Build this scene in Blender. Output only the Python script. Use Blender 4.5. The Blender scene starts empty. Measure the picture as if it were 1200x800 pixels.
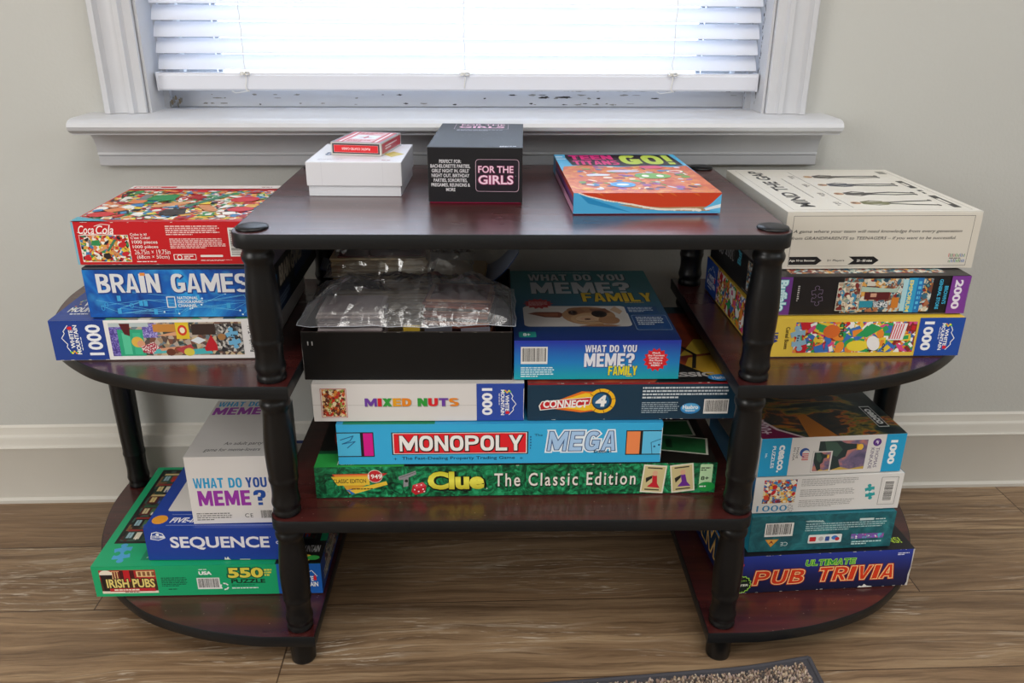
import bpy, bmesh, math, random
from mathutils import Vector, Matrix
import mathutils.noise as mnoise

S = bpy.context.scene
COL = S.collection
random.seed(5)

# ------------------------------------------------------------------ camera, world, lights, exposure
YAW, PITCH, ROLL, FPX = 0.0220, 0.3927, 0.0066, 970.2
cd = bpy.data.cameras.new('camera'); cam = bpy.data.objects.new('camera', cd); COL.objects.link(cam)
cd.sensor_width = 36.0; cd.lens = FPX * 36.0 / 1200.0; cd.clip_start = 0.02
_F = Vector((math.sin(YAW)*math.cos(PITCH), math.cos(YAW)*math.cos(PITCH), -math.sin(PITCH)))
_R = Vector((math.cos(YAW), -math.sin(YAW), 0)); _U = _R.cross(_F)
_R2 = _R*math.cos(ROLL) + _U*math.sin(ROLL); _U2 = -_R*math.sin(ROLL) + _U*math.cos(ROLL)
cam.matrix_world = Matrix(((_R2.x, _U2.x, -_F.x, -0.0218), (_R2.y, _U2.y, -_F.y, -0.8742), (_R2.z, _U2.z, -_F.z, 0.8210), (0, 0, 0, 1)))
S.camera = cam
S.view_settings.view_transform = 'Standard'
S.view_settings.look = 'None'
S.view_settings.gamma = 1.0
S.view_settings.use_curve_mapping = False
S.view_settings.exposure = 0.13
S.cycles.use_denoising = True
S.cycles.max_bounces = 10
S.cycles.transparent_max_bounces = 24
S.cycles.sample_clamp_indirect = 6.0

W = bpy.data.worlds.new('sky'); S.world = W; W.use_nodes = True
_bg = W.node_tree.nodes['Background']
_bg.inputs[0].default_value = (0.80, 0.90, 1.0, 1); _bg.inputs[1].default_value = 5.2

def area_light(name, loc, target, sx, sy, power, col):
    l = bpy.data.lights.new(name, 'AREA'); l.shape = 'RECTANGLE'; l.size = sx; l.size_y = sy
    l.energy = power; l.color = col
    o = bpy.data.objects.new(name, l); COL.objects.link(o); o.location = loc
    o.rotation_euler = (Vector(target) - Vector(loc)).to_track_quat('-Z', 'Y').to_euler()
    return o
area_light('ceiling_light', (0.3, -1.1, 2.40), (0.3, -1.1, 0), 1.5, 1.2, 27, (1.0, 0.97, 0.93))
area_light('left_room_window_light', (-1.95, -1.5, 1.35), (0.0, 0.1, 0.25), 1.1, 1.5, 30, (1.0, 0.98, 0.95))
area_light('right_room_window_light', (2.15, -1.2, 1.7), (0.2, 0.1, 0.4), 1.0, 1.2, 11, (0.88, 0.94, 1.0))
area_light('front_fill_light', (0.4, -2.75, 1.35), (0.1, 0.2, 0.35), 2.4, 1.5, 31, (1.0, 0.98, 0.95))  # added fill behind the camera to light the box fronts evenly, no window there

# ------------------------------------------------------------------ materials
def lin(h):
    h = h.lstrip('#'); out = []
    for i in (0, 2, 4):
        c = int(h[i:i+2], 16)/255.0
        out.append(c/12.92 if c <= 0.04045 else ((c+0.055)/1.055)**2.4)
    return (out[0], out[1], out[2], 1.0)

_M = {}
def mat(hexcol, rough=0.38, spec=0.5):
    k = (hexcol, rough, spec)
    if k in _M: return _M[k]
    m = bpy.data.materials.new('print_' + hexcol.strip('#')); m.use_nodes = True
    b = m.node_tree.nodes['Principled BSDF']
    b.inputs['Base Color'].default_value = lin(hexcol); b.inputs['Roughness'].default_value = rough
    b.inputs['Specular IOR Level'].default_value = spec
    _M[k] = m; return m

class N:
    """tiny node-graph helper"""
    def __init__(s, name):
        s.m = bpy.data.materials.new(name); s.m.use_nodes = True; s.t = s.m.node_tree; s.b = s.t.nodes['Principled BSDF']
        s.co = s.t.nodes.new('ShaderNodeTexCoord')
    def n(s, typ, ins=None, **kw):
        x = s.t.nodes.new('ShaderNode' + typ)
        for k, v in kw.items(): setattr(x, k, v)
        for k, v in (ins or {}).items():
            if hasattr(v, 'is_output'): s.t.links.new(v, x.inputs[k])
            else: x.inputs[k].default_value = v
        return x
    def math(s, op, a, b=0.0, c=0.0): return s.n('Math', {0: a, 1: b, 2: c}, operation=op).outputs[0]
    def mapped(s, scale=(1, 1, 1), loc=(0, 0, 0), rot=(0, 0, 0), src=None):
        return s.n('Mapping', {'Vector': src or s.co.outputs['Object'], 'Scale': scale, 'Location': loc, 'Rotation': rot}).outputs[0]
    def noise(s, vec, scale, detail=4.0, rough=0.55, dist=0.0):
        return s.n('TexNoise', {'Vector': vec, 'Scale': scale, 'Detail': detail, 'Roughness': rough, 'Distortion': dist}).outputs[0]
    def ramp(s, fac, stops, mode='LINEAR'):
        x = s.n('ValToRGB', {'Fac': fac}); r = x.color_ramp; r.interpolation = mode
        while len(r.elements) < len(stops): r.elements.new(0.5)
        for e, (p, c) in zip(r.elements, stops): e.position = p; e.color = lin(c) if isinstance(c, str) else c
        return x.outputs[0]
    def mix(s, fac, a, b, blend='MIX'):
        x = s.n('Mix', data_type='RGBA', blend_type=blend)
        for i, v in ((0, fac), (6, a), (7, b)):
            if hasattr(v, 'is_output'): s.t.links.new(v, x.inputs[i])
            else: x.inputs[i].default_value = v
        return x.outputs[2]
    def set(s, **kw):
        for k, v in kw.items():
            k = k.replace('_', ' ')
            if hasattr(v, 'is_output'): s.t.links.new(v, s.b.inputs[k])
            else: s.b.inputs[k].default_value = v
    def bump(s, h, strength=0.2, dist=0.001):
        s.t.links.new(s.n('Bump', {'Height': h, 'Strength': strength, 'Distance': dist}).outputs[0], s.b.inputs['Normal'])

def wall_mat():
    g = N('wall_paint'); v = g.mapped()
    h = g.noise(v, 190, 3, 0.6); g.set(Base_Color=lin('#bfbfba'), Roughness=0.75); g.bump(h, 0.35, 0.0012); return g.m
def trim_mat():
    g = N('trim_paint'); v = g.mapped(); h = g.noise(v, 25, 2); 
    g.set(Base_Color=g.mix(h, lin('#c2c3c7'), lin('#cbccd0')), Roughness=0.35); g.bump(h, 0.06, 0.002); return g.m
def base_mat():
    g = N('baseboard_paint'); v = g.mapped(); h = g.noise(v, 9, 2)
    g.set(Base_Color=g.mix(h, lin('#cac6bd'), lin('#d3cfc6')), Roughness=0.4); return g.m
def floor_mat():
    g = N('oak_plank_vinyl'); sep = g.n('SeparateXYZ', {0: g.co.outputs['Object']})
    x, y = sep.outputs[0], sep.outputs[1]
    pw = 0.152
    r = g.math('DIVIDE', g.math('ADD', y, 0.396 - 0.11 + 1.52), pw)
    row = g.math('FLOOR', r); fr = g.math('FRACT', r)
    wn = g.n('TexWhiteNoise', {'W': row}, noise_dimensions='1D').outputs[0]
    J = g.math('MULTIPLY', wn, 1.22)
    for ri, jx in ((9, -.316), (10, -.61), (11, .893)):
        is_ = g.math('COMPARE', row, float(ri), 0.3); J = g.math('ADD', g.math('MULTIPLY', J, g.math('SUBTRACT', 1.0, is_)), g.math('MULTIPLY', is_, jx))
    xs = g.math('DIVIDE', g.math('SUBTRACT', x, J), 1.22)
    pl = g.math('FLOOR', xs); fx = g.math('FRACT', xs)
    wn2 = g.n('TexWhiteNoise', {'Vector': g.n('CombineXYZ', {0: row, 1: pl}).outputs[0]}, noise_dimensions='2D')
    off = g.math('MULTIPLY', wn2.outputs[0], 37.0)
    vec = g.n('CombineXYZ', {0: g.math('ADD', x, off), 1: y, 2: off}).outputs[0]
    warp = g.noise(g.mapped((1.3, 5.0, 1), src=vec), 2.2, 3, 0.5)
    ysh = g.math('ADD', y, g.math('MULTIPLY', warp, 0.055))
    vec2 = g.n('CombineXYZ', {0: g.math('ADD', x, off), 1: ysh, 2: off}).outputs[0]
    fine = g.noise(g.mapped((6.0, 260, 1), src=vec2), 1.0, 6, 0.7)
    med = g.noise(g.mapped((2.4, 42, 1), src=vec2), 1.0, 6, 0.68)
    big = g.noise(g.mapped((2.0, 5, 1), src=vec), 1.0, 3, 0.55)
    c = g.ramp(med, [(0.30, '#54412f'), (0.44, '#776049'), (0.56, '#987e61'), (0.70, '#b09775')])
    c = g.mix(g.ramp(big, [(0.35, (0, 0, 0, 1)), (0.7, (0.55, 0.55, 0.55, 1))]), c, lin('#86684a'))
    c = g.mix(g.ramp(fine, [(0.36, (0.62, 0.62, 0.62, 1)), (0.50, (0, 0, 0, 1))]), c, lin('#54402e'))
    cer = g.noise(g.mapped((26.0, 420, 1), src=vec2), 1.0, 3, 0.6)
    msk = g.noise(g.mapped((3.0, 14, 1), src=vec2), 1.0, 3, 0.6)
    w1 = g.math('MULTIPLY', g.ramp(cer, [(0.58, (0, 0, 0, 1)), (0.66, (1, 1, 1, 1))]), g.ramp(msk, [(0.50, (0, 0, 0, 1)), (0.62, (0.8, 0.8, 0.8, 1))]))
    c = g.mix(w1, c, lin('#cfc2b0'))
    # cathedral rings
    wv = g.n('TexWave', {'Vector': g.mapped((0.9, 9, 1), src=vec2), 'Scale': 1.6, 'Distortion': 9.0, 'Detail': 4.0, 'Detail Scale': 2.2}, wave_type='BANDS', bands_direction='Y').outputs[0]
    c = g.mix(g.math('MULTIPLY', g.ramp(wv, [(0.93, (0, 0, 0, 1)), (0.995, (0.35, 0.35, 0.35, 1))]), g.ramp(msk, [(0.45, (0, 0, 0, 1)), (0.6, (1, 1, 1, 1))])), c, lin('#c9b9a2'))
    tint = g.n('HueSaturation', {'Hue': 0.5, 'Saturation': 1.0, 'Value': g.math('ADD', g.math('MULTIPLY', wn2.outputs[0], 0.22), 0.86), 'Color': c}).outputs[0]
    e1 = g.math('LESS_THAN', fr, 0.012); e2 = g.math('LESS_THAN', fx, 0.0016)
    seam = g.math('MAXIMUM', e1, e2)
    c = g.mix(g.math('MULTIPLY', seam, 0.8), tint, lin('#3a2a1e'))
    g.set(Base_Color=c, Roughness=0.42); g.bump(g.math('SUBTRACT', fine, seam), 0.25, 0.0008); return g.m
def cherry_mat():
    g = N('cherry_laminate'); v = g.mapped((1.0, 1.0, 1))
    a = g.noise(g.mapped((4, 70, 4)), 1.0, 5, 0.6, 0.6); b = g.noise(g.mapped((3, 11, 3)), 1.0, 3)
    c = g.ramp(a, [(0.3, '#2e1212'), (0.5, '#451b18'), (0.7, '#5c261f')])
    c = g.mix(g.math('MULTIPLY', b, 0.55), c, lin('#3a1618'))
    sp = g.n('TexVoronoi', {'Vector': v, 'Scale': 75.0}).outputs[0]
    c = g.mix(g.ramp(sp, [(0.05, (0.7, 0.7, 0.7, 1)), (0.075, (0, 0, 0, 1))]), c, lin('#8d7468'))
    g.set(Base_Color=c, Roughness=g.ramp(b, [(0.3, (0.24, 0.24, 0.24, 1)), (0.7, (0.36, 0.36, 0.36, 1))])); g.bump(a, 0.2, 0.0006); g.b.inputs['Coat Weight'].default_value = 0.6; g.b.inputs['Coat Roughness'].default_value = 0.22; return g.m
def plain(name, hexcol, rough, metal=0.0, spec=0.5):
    g = N(name); g.set(Base_Color=lin(hexcol), Roughness=rough, Metallic=metal); g.b.inputs['Specular IOR Level'].default_value = spec; return g.m
def mottled(name, stops, scale, detail=8, rough=0.4, dist=1.5, sc=(1, 1, 1)):
    g = N(name); a = g.noise(g.mapped(sc), scale, detail, 0.65, dist); g.set(Base_Color=g.ramp(a, stops), Roughness=rough); return g.m
def cells(name, palette, scale):
    g = N(name); v = g.n('TexVoronoi', {'Vector': g.mapped(), 'Scale': scale}).outputs['Color']
    s = g.n('SeparateColor', {0: v}).outputs[0]; n = len(palette)
    g.set(Base_Color=g.ramp(s, [(i/n, c) for i, c in enumerate(palette)], 'CONSTANT'), Roughness=0.4); return g.m
def grad(name, axis, a, b, stops, rough=0.36):
    """printed colour blend along one axis of the box"""
    g = N(name); s = g.n('SeparateXYZ', {0: g.co.outputs['Object']}).outputs[axis]
    f = g.n('MapRange', {0: s, 1: a, 2: b, 3: 0.0, 4: 1.0}).outputs[0]
    g.set(Base_Color=g.ramp(f, stops), Roughness=rough); return g.m

WALL, TRIM, BASEB, FLOOR, CHERRY = wall_mat(), trim_mat(), base_mat(), floor_mat(), cherry_mat()
BLACK = plain('black_plastic_tube', '#0b0c0e', 0.34, 0.0, 0.42); BAND = plain('black_edge_band', '#111417', 0.42, 0.0, 0.4)
CEIL = plain('ceiling_paint', '#e6e4df', 0.8)
CARD = mat('#d9d6d0', 0.6)

# ------------------------------------------------------------------ object helpers
def tag(o, label=None, cat=None, group=None, kind=None):
    if label: o['label'] = label
    if cat: o['category'] = cat
    if group: o['group'] = group
    if kind: o['kind'] = kind
    return o
def link(name, me, parent=None, loc=None):
    o = bpy.data.objects.new(name, me); COL.objects.link(o)
    if parent is not None: o.parent = parent
    if loc is not None: o.location = loc
    return o
def empty(name, loc=(0, 0, 0), rz=0.0):
    o = bpy.data.objects.new(name, None); COL.objects.link(o); o.location = loc; o.rotation_euler = (0, 0, rz); o.empty_display_size = 0.02
    return o
def mesh(name, verts, faces, mats, idx=None, smooth=False):
    me = bpy.data.meshes.new(name); me.from_pydata([tuple(v) for v in verts], [], faces)
    for m in mats: me.materials.append(m)
    if idx: me.polygons.foreach_set('material_index', idx)
    if smooth: me.polygons.foreach_set('use_smooth', [True]*len(me.polygons))
    me.update(); return me
def copy_tree(o, parent=None):
    c = o.copy(); COL.objects.link(c); c.parent = parent
    for ch in [x for x in bpy.data.objects if x.parent == o]: copy_tree(ch, c)
    return c

class MB:
    def __init__(s): s.v = []; s.f = []; s.i = []; s.m = []
    def mi(s, m):
        if m not in s.m: s.m.append(m)
        return s.m.index(m)
    def add(s, vs, fs, m):
        b = len(s.v); k = s.mi(m); s.v += [tuple(v) for v in vs]
        for f in fs: s.f.append(tuple(b+i for i in f)); s.i.append(k)
    def box(s, x0, y0, z0, x1, y1, z1, m, bev=0.0, segs=2):
        bm = bmesh.new(); bmesh.ops.create_cube(bm, size=1)
        for v in bm.verts: v.co = Vector(((x0+x1)/2+v.co.x*(x1-x0), (y0+y1)/2+v.co.y*(y1-y0), (z0+z1)/2+v.co.z*(z1-z0)))
        if bev: bmesh.ops.bevel(bm, geom=bm.edges[:], offset=bev, segments=segs, affect='EDGES', profile=0.5)
        s.bm(bm, m)
    def bm(s, bm, m):
        bm.verts.index_update(); s.add([v.co.copy() for v in bm.verts], [[v.index for v in f.verts] for f in bm.faces], m); bm.free()
    def lathe(s, prof, cx, cy, z0, m, n=32, cap=True):
        vs = []; fs = []
        for (z, r) in prof:
            for k in range(n): a = 2*math.pi*k/n; vs.append((cx+r*math.cos(a), cy+r*math.sin(a), z0+z))
        for j in range(len(prof)-1):
            for k in range(n): fs.append((j*n+k, j*n+(k+1) % n, (j+1)*n+(k+1) % n, (j+1)*n+k))
        if cap: fs.append(tuple(range(n))[::-1]); fs.append(tuple((len(prof)-1)*n+k for k in range(n)))
        s.add(vs, fs, m)
    def prism(s, poly, z0, z1, m):
        n = len(poly); vs = [(x, y, z0) for x, y in poly]+[(x, y, z1) for x, y in poly]
        fs = [tuple(range(n))[::-1], tuple(range(n, 2*n))]+[(k, (k+1) % n, n+(k+1) % n, n+k) for k in range(n)]
        s.add(vs, fs, m)
    def extr_x(s, prof, x0, x1, m):   # profile (y,z) closed
        n = len(prof); vs = [(x0, y, z) for y, z in prof]+[(x1, y, z) for y, z in prof]
        fs = [tuple(range(n)), tuple(range(n, 2*n))[::-1]]+[(n+k, n+(k+1) % n, (k+1) % n, k) for k in range(n)]
        s.add(vs, fs, m)
    def extr_z(s, prof, z0, z1, m):
        s.prism(prof, z0, z1, m)
    def tube(s, pts, r, m, n=8):
        vs = []; fs = []; P = [Vector(p) for p in pts]
        for i, p in enumerate(P):
            t = (P[min(i+1, len(P)-1)]-P[max(i-1, 0)]).normalized()
            a = t.cross(Vector((0, 0, 1)) if abs(t.z) < 0.9 else Vector((1, 0, 0))).normalized(); b = t.cross(a)
            for k in range(n): w = 2*math.pi*k/n; vs.append(p+a*r*math.cos(w)+b*r*math.sin(w))
        for j in range(len(P)-1):
            for k in range(n): fs.append((j*n+k, j*n+(k+1) % n, (j+1)*n+(k+1) % n, (j+1)*n+k))
        fs.append(tuple(range(n))); fs.append(tuple((len(P)-1)*n+k for k in range(n)))
        s.add(vs, fs, m)
    def build(s, name, parent=None, smooth=False, loc=None, angle=None):
        me = mesh(name, s.v, s.f, s.m, s.i, smooth)
        bm = bmesh.new(); bm.from_mesh(me); bmesh.ops.recalc_face_normals(bm, faces=bm.faces[:]) if not getattr(s, 'keep', False) else None
        bm.to_mesh(me); bm.free()
        if angle: 
            me.polygons.foreach_set('use_smooth', [True]*len(me.polygons)); me.set_sharp_from_angle(angle=angle)
        return link(name, me, parent, loc)

# ------------------------------------------------------------------ the setting
WY = 0.3931; WANG = math.atan(0.0211)
WM = Matrix.Translation((0, WY, 0)) @ Matrix.Rotation(WANG, 4, 'Z')
def wl(o): o.matrix_world = WM; return o
XL, XR, YF, ZC = -2.3, 2.5, -3.0, 2.45        # room
WX0, WX1, WZ0, WZ1 = -0.531, 0.387, 0.640, 1.78
b = MB(); b.box(XL-.1, YF-.1, -0.06, XR+.1, 0.14, 0.0, FLOOR); o = b.build('floor'); wl(o); tag(o, kind='structure')
b = MB()
for a in ((XL, 0.016, 0, WX0, .14, ZC), (WX1, 0.016, 0, XR, .14, ZC), (WX0, 0.016, 0, WX1, .14, WZ0), (WX0, 0.016, WZ1, WX1, .14, ZC)): b.box(*a, WALL)
o = b.build('wall_back'); wl(o); tag(o, kind='structure')
for nm, a in (('wall_left', (XL-.1, YF, 0, XL, .14, ZC)), ('wall_right', (XR, YF, 0, XR+.1, .14, ZC)), ('wall_front', (XL-.1, YF-.1, 0, XR+.1, YF, ZC))):
    b = MB(); b.box(*a, WALL); o = b.build(nm); wl(o); tag(o, kind='structure')
b = MB(); b.box(XL-.1, YF-.1, ZC, XR+.1, .14, ZC+.1, CEIL); o = b.build('ceiling'); wl(o); tag(o, kind='structure')
b = MB()
b.extr_x([(0.016, 0), (-.004, 0), (-.004, .006), (-.001, .009), (0.001, .0095), (0.001, .104), (-.0005, .107), (0.003, .1085), (0.0045, .112), (0.0045, .122), (0.006, .126), (0.0105, .1285), (0.0115, .133), (0.0125, .141), (0.016, .1445)], XL, XR, BASEB)
o = b.build('baseboard_back', angle=0.6); wl(o); tag(o, kind='structure')

# window
win = empty('window_1'); win.matrix_world = WM; tag(win, kind='structure')
b = MB()
b.extr_x([(.14, .662), (-.052, .662), (-.060, .6605), (-.0655, .657), (-.068, .652), (-.066, .647), (-.060, .6435), (-.056, .6425), (-.056, .640), (.016, .640), (.016, .6405), (.14, .6405)], WX0, WX1, TRIM)
b.extr_x([(.0158, .662), (-.052, .662), (-.060, .6605), (-.0655, .657), (-.068, .652), (-.066, .647), (-.060, .6435), (-.056, .6425), (-.056, .640), (.0158, .640)], -.618, WX0, TRIM)
b.extr_x([(.0158, .662), (-.052, .662), (-.060, .6605), (-.0655, .657), (-.068, .652), (-.066, .647), (-.060, .6435), (-.056, .6425), (-.056, .640), (.0158, .640)], WX1, .480, TRIM)
o = b.build('window_sill', win, angle=0.5)
CHIP = mat('#3c3a38', 0.8); CHIP2 = mat('#8d8a84', 0.8); CHIP3 = mat('#8a7a60', 0.8)
def blotch(b, cx, cy, cz, w, h, m, plane='xz', seed=0, n=11):
    rr = random.Random(seed); vs = []
    for k in range(n):
        a = 2*math.pi*k/n; q = 0.45+0.55*rr.random()
        u, v = w/2*q*math.cos(a), h/2*q*math.sin(a)
        vs.append((cx+u, cy, cz+v) if plane == 'xz' else (cx, cy+u, cz+v))
    b.add(vs, [tuple(range(n))], m)
b = MB()   # jamb lining
b.box(WX0, .012, .662, WX0+.004, .139, WZ1, TRIM); b.box(WX1-.004, .012, .662, WX1, .139, WZ1, TRIM); b.box(WX0, .012, WZ1-.004, WX1, .139, WZ1, TRIM)
b.box(WX0+.004, .068, .662, WX0+.013, .078, WZ1, TRIM); b.box(WX1-.013, .068, .662, WX1-.004, .078, WZ1, TRIM)
rr = random.Random(8)
for k in range(26):
    z = .675+.0063*k+rr.uniform(-.002, .002)
    blotch(b, WX1-.0042, .046+rr.uniform(-.003, .003), z, rr.uniform(.002, .006), rr.uniform(.003, .011), rr.choice((CHIP2, CHIP2, CHIP)), 'yz', k)
    blotch(b, WX1-.0132, .073+rr.uniform(-.003, .003), z+.004, rr.uniform(.002, .005), rr.uniform(.003, .009), rr.choice((CHIP2, CHIP2, CHIP)), 'yz', k+50)
for k in range(7): blotch(b, WX0+.0135+.004*k*.7, .0672, .668+.003*(k % 4), .005, .012, CHIP3 if k % 2 else CHIP2, 'xz', k+90)
b.keep = True
b.build('window_frame', win)
b = MB()   # sash
b.box(WX0+.0045, .080, .6625, WX1-.0045, .112, .7005, TRIM, .0015)
b.box(WX0+.0045, .080, .7006, WX0+.030, .112, WZ1-.005, TRIM, .0015); b.box(WX1-.030, .080, .7006, WX1-.0045, .112, WZ1-.005, TRIM, .0015)
b.box(WX0+.031, .080, 1.22, WX1-.031, .112, 1.26, TRIM, .0015); b.box(WX0+.031, .080, WZ1-.045, WX1-.031, .112, WZ1-.005, TRIM, .0015)
rr = random.Random(21)
for k in range(46):
    x = rr.uniform(-.50, .36); s = rr.random()
    blotch(b, x, .0798, rr.choice((.6665, .668, .676, .681)), rr.uniform(.004, .018)*(0.6+s), rr.uniform(.0012, .0035), rr.choice((CHIP, CHIP2, CHIP2)), 'xz', k)
for x, w_ in ((.058, .022), (.09, .034)): blotch(b, x, .0797, .6775, w_, .0045, CHIP, 'xz', int(x*1000), 15)
for k in range(40): blotch(b, rr.uniform(.04, .37), .0797, .688, rr.uniform(.006, .02), rr.uniform(.002, .004), rr.choice((CHIP, CHIP, CHIP2)), 'xz', 200+k)
b.keep = True
b.build('sash', win)
g = N('window_glass'); t = g.t
tr = g.n('BsdfTransparent', {0: (0.95, 0.97, 1, 1)}); gl = g.n('BsdfGlossy', {0: (1, 1, 1, 1), 'Roughness': 0.02}); fz = g.n('Fresnel', {0: 1.45})
mx = g.n('MixShader', {0: fz.outputs[0], 1: tr.outputs[0], 2: gl.outputs[0]}); t.links.new(mx.outputs[0], t.nodes['Material Output'].inputs[0])
b = MB(); b.box(WX0+.030, .094, .700, WX1-.030, .097, 1.22, g.m); b.box(WX0+.030, .094, 1.26, WX1-.030, .097, WZ1-.045, g.m); b.build('window_glass', win)
b = MB()   # outer stops of the screen channel beyond the glass
for xa, xb in ((WX0-.02, WX0+.066), (WX1-.066, WX1+.02)):
    b.box(xa, .150, .60, xb, .175, WZ1+.05, TRIM, .001)
for xa in (WX0+.070, WX1-.077): b.box(xa, .141, .60, xa+.007, .150, WZ1+.05, plain('screen_channel', '#8b8f98', .5), .001)
b.box(WX0-.02, .141, .60, WX1+.02, .19, .66, TRIM, .001)
b.build('outer_stop', win)
# casings
def casing(name, xo, sgn, z0, z1):
    pr = [(0, 0), (0, .021), (.0015, .0225), (.0085, .0225), (.010, .019), (.013, .0155), (.020, .0125), (.027, .0125), (.0325, .0145), (.0335, .0175), (.0405, .0175), (.042, .0145), (.045, .012), (.0555, .0105), (.0565, .009), (.0565, 0)]
    b = MB(); b.extr_z([(xo+sgn*s_, .0158-p_) for s_, p_ in pr], z0, z1, TRIM); o = b.build(name, angle=0.45); wl(o); tag(o, kind='structure')
casing('trim_1', -.5885, 1, .6625, WZ1+.06); casing('trim_2', .4445, -1, .6625, WZ1+.06)
b = MB(); b.extr_x([(.0158-p_, WZ1+.0565-s_) for s_, p_ in ((0, 0), (0, .0225), (.0085, .0225), (.010, .019), (.020, .0125), (.0325, .0145), (.0405, .0175), (.0555, .0105), (.0565, 0))], WX0, WX1, TRIM)
o = b.build('trim_3', angle=.45); wl(o); tag(o, kind='structure')
b = MB(); b.extr_x([(.0158, .5855), (.0035, .5855), (.002, .587), (.002, .600), (.0035, .6015), (-.0005, .6025), (.0005, .606), (-.001, .616), (-.006, .626), (-.0125, .633), (-.0145, .6395), (.0158, .6395)], -.6115, .4735, TRIM)
o = b.build('trim_4', angle=.4); wl(o); tag(o, kind='structure')

# blind
g = N('blind_slat_vinyl'); t = g.t; g.set(Base_Color=(0.86, 0.87, 0.90, 1), Roughness=0.35)
tl = g.n('BsdfTranslucent', {0: (0.86, 0.88, 0.95, 1)}); mx = g.n('MixShader', {0: 0.50, 1: g.b.outputs[0], 2: tl.outputs[0]}); t.links.new(mx.outputs[0], t.nodes['Material Output'].inputs[0]); SLAT = g.m
VINYL = plain('blind_rail_vinyl', '#d9dbe4', 0.35)
CORDM = plain('blind_cord', '#e3e1dc', 0.8)
BX0, BX1, BY = -.519, .3775, .045
blind = empty('window_blind'); blind.matrix_world = WM @ Matrix.Translation((0, BY, 0)); tag(blind, 'white horizontal slat blind lowered over the bright window above the sill', 'blind')
b = MB(); n = 7; w2 = .0125; th = math.radians(54); vs = []
for i in range(n):
    s_ = -w2+2*w2*i/(n-1); c_ = .0018*(1-(s_/w2)**2)
    y_ = s_*math.cos(th)-c_*math.sin(th); z_ = s_*math.sin(th)+c_*math.cos(th)
    for x_, q in ((BX0+.001, 0), (BX1-.001, 0)): vs += [(x_, y_, z_), (x_, y_+.0006*math.sin(th), z_-.0006*math.cos(th))]
fs = []
for i in range(n-1):
    a = i*4; c = a+4
    fs += [(a, a+2, c+2, c), (a+1, c+1, c+3, a+3), (a, c, c+1, a+1), (a+2, a+3, c+3, c+2)]
fs += [(0, 1, 3, 2), (4*n-4, 4*n-2, 4*n-1, 4*n-3)]
b.add(vs, fs, SLAT); sl = b.build('slat', blind, angle=1.0); sl.location = (0, 0, .7315)
k = 1
while .7315+.0227*k < WZ1-.05:
    c = sl.copy(); COL.objects.link(c); c.parent = blind; c.location = (0, 0, .7315+.0227*k); k += 1
b = MB(); b.extr_x([(.012, .692), (-.010, .6915), (-.0118, .694), (-.0118, .7125), (-.0098, .7145), (-.0098, .7165), (.010, .7165), (.012, .714)], BX0, BX1, VINYL)
for s_, e_ in ((BX0, -1), (BX1, 1)): b.box(s_-(.003 if e_ < 0 else 0), -.0125, .691, s_+(.003 if e_ > 0 else 0), .0125, .7175, VINYL, .001)
b.build('bottom_rail', blind, angle=.5)
b = MB(); b.box(BX0, -.016, WZ1-.045, BX1, .02, WZ1-.006, VINYL, .002); b.build('head_rail', blind)
for i, x_ in enumerate((-.3905, -.066, .2475)):
    b = MB(); rr = random.Random(i)
    b.tube([(x_+rr.uniform(-.0012, .0012), -.0115, z_) for z_ in [.7165+.006*j for j in range(int((WZ1-.05-.7165)/.006))]], .0006, CORDM, 6)
    b.build('ladder_cord', blind, smooth=True)
    b = MB(); pts = []
    for j in range(60): a = j*.62; pts.append((x_+.0085*math.cos(a*.5)*(.6+.4*math.sin(j)), -.0145-.0016*math.sin(a*1.7), .7165+.0024*math.sin(a)))
    b.tube(pts, .0007, CORDM, 6)
    tail = [(x_+.001*math.sin(j*.8), -.0138, .7145-.003*j) for j in range(8)]+[(x_+.004, -.0135, .6905)] if i != 1 else [(x_+.0008*math.sin(j), -.0138, .7145-.003*j) for j in range(7)]
    b.tube(tail, .0007, CORDM, 6)
    if i != 1: b.tube([(x_+.003-.005*j*(1 if i == 0 else 1), -.0132, .691-.0007*(j % 5)) for j in range(6)], .0005, CORDM, 6)
    b.build('cord_knot', blind, smooth=True)

# ------------------------------------------------------------------ the tiered shelf
Z1, Z2, Z3, Z4, T = 0.0531, 0.2313, 0.4129, 0.5912, 0.0162
shelf = empty('display_shelf', (0, 0, 0))
tag(shelf, 'dark cherry three tier shelf unit with half round sides and turned black posts', 'shelf')
def spline(pts, n=6):
    out = []
    for i in range(len(pts)-1):
        p0 = pts[max(i-1, 0)]; p1 = pts[i]; p2 = pts[i+1]; p3 = pts[min(i+2, len(pts)-1)]
        for j in range(n):
            t = j/n
            out.append(tuple(0.5*((2*p1[k])+(-p0[k]+p2[k])*t+(2*p0[k]-5*p1[k]+4*p2[k]-p3[k])*t*t+(-p0[k]+3*p1[k]-3*p2[k]+p3[k])*t**3) for k in (0, 1)))
    out.append(pts[-1]); return out
CURVE = spline([(.300, -.0225), (.34, -.0205), (.41, -.007), (.483, .021), (.533, .056), (.582, .108), (.618, .176), (.637, .235), (.647, .29), (.648, .345), (.645, .361), (.634, .3695)])
SIDE = [(.257, .3695), (.257, -.023)]+CURVE
def rrect(x0, y0, x1, y1, r, n=6):
    out = []
    for cx, cy, a0 in ((x1-r, y1-r, 0), (x0+r, y1-r, 90), (x0+r, y0+r, 180), (x1-r, y0+r, 270)):
        for k in range(n+1): a = math.radians(a0+90*k/n); out.append((cx+r*math.cos(a), cy+r*math.sin(a)))
    return out
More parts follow.
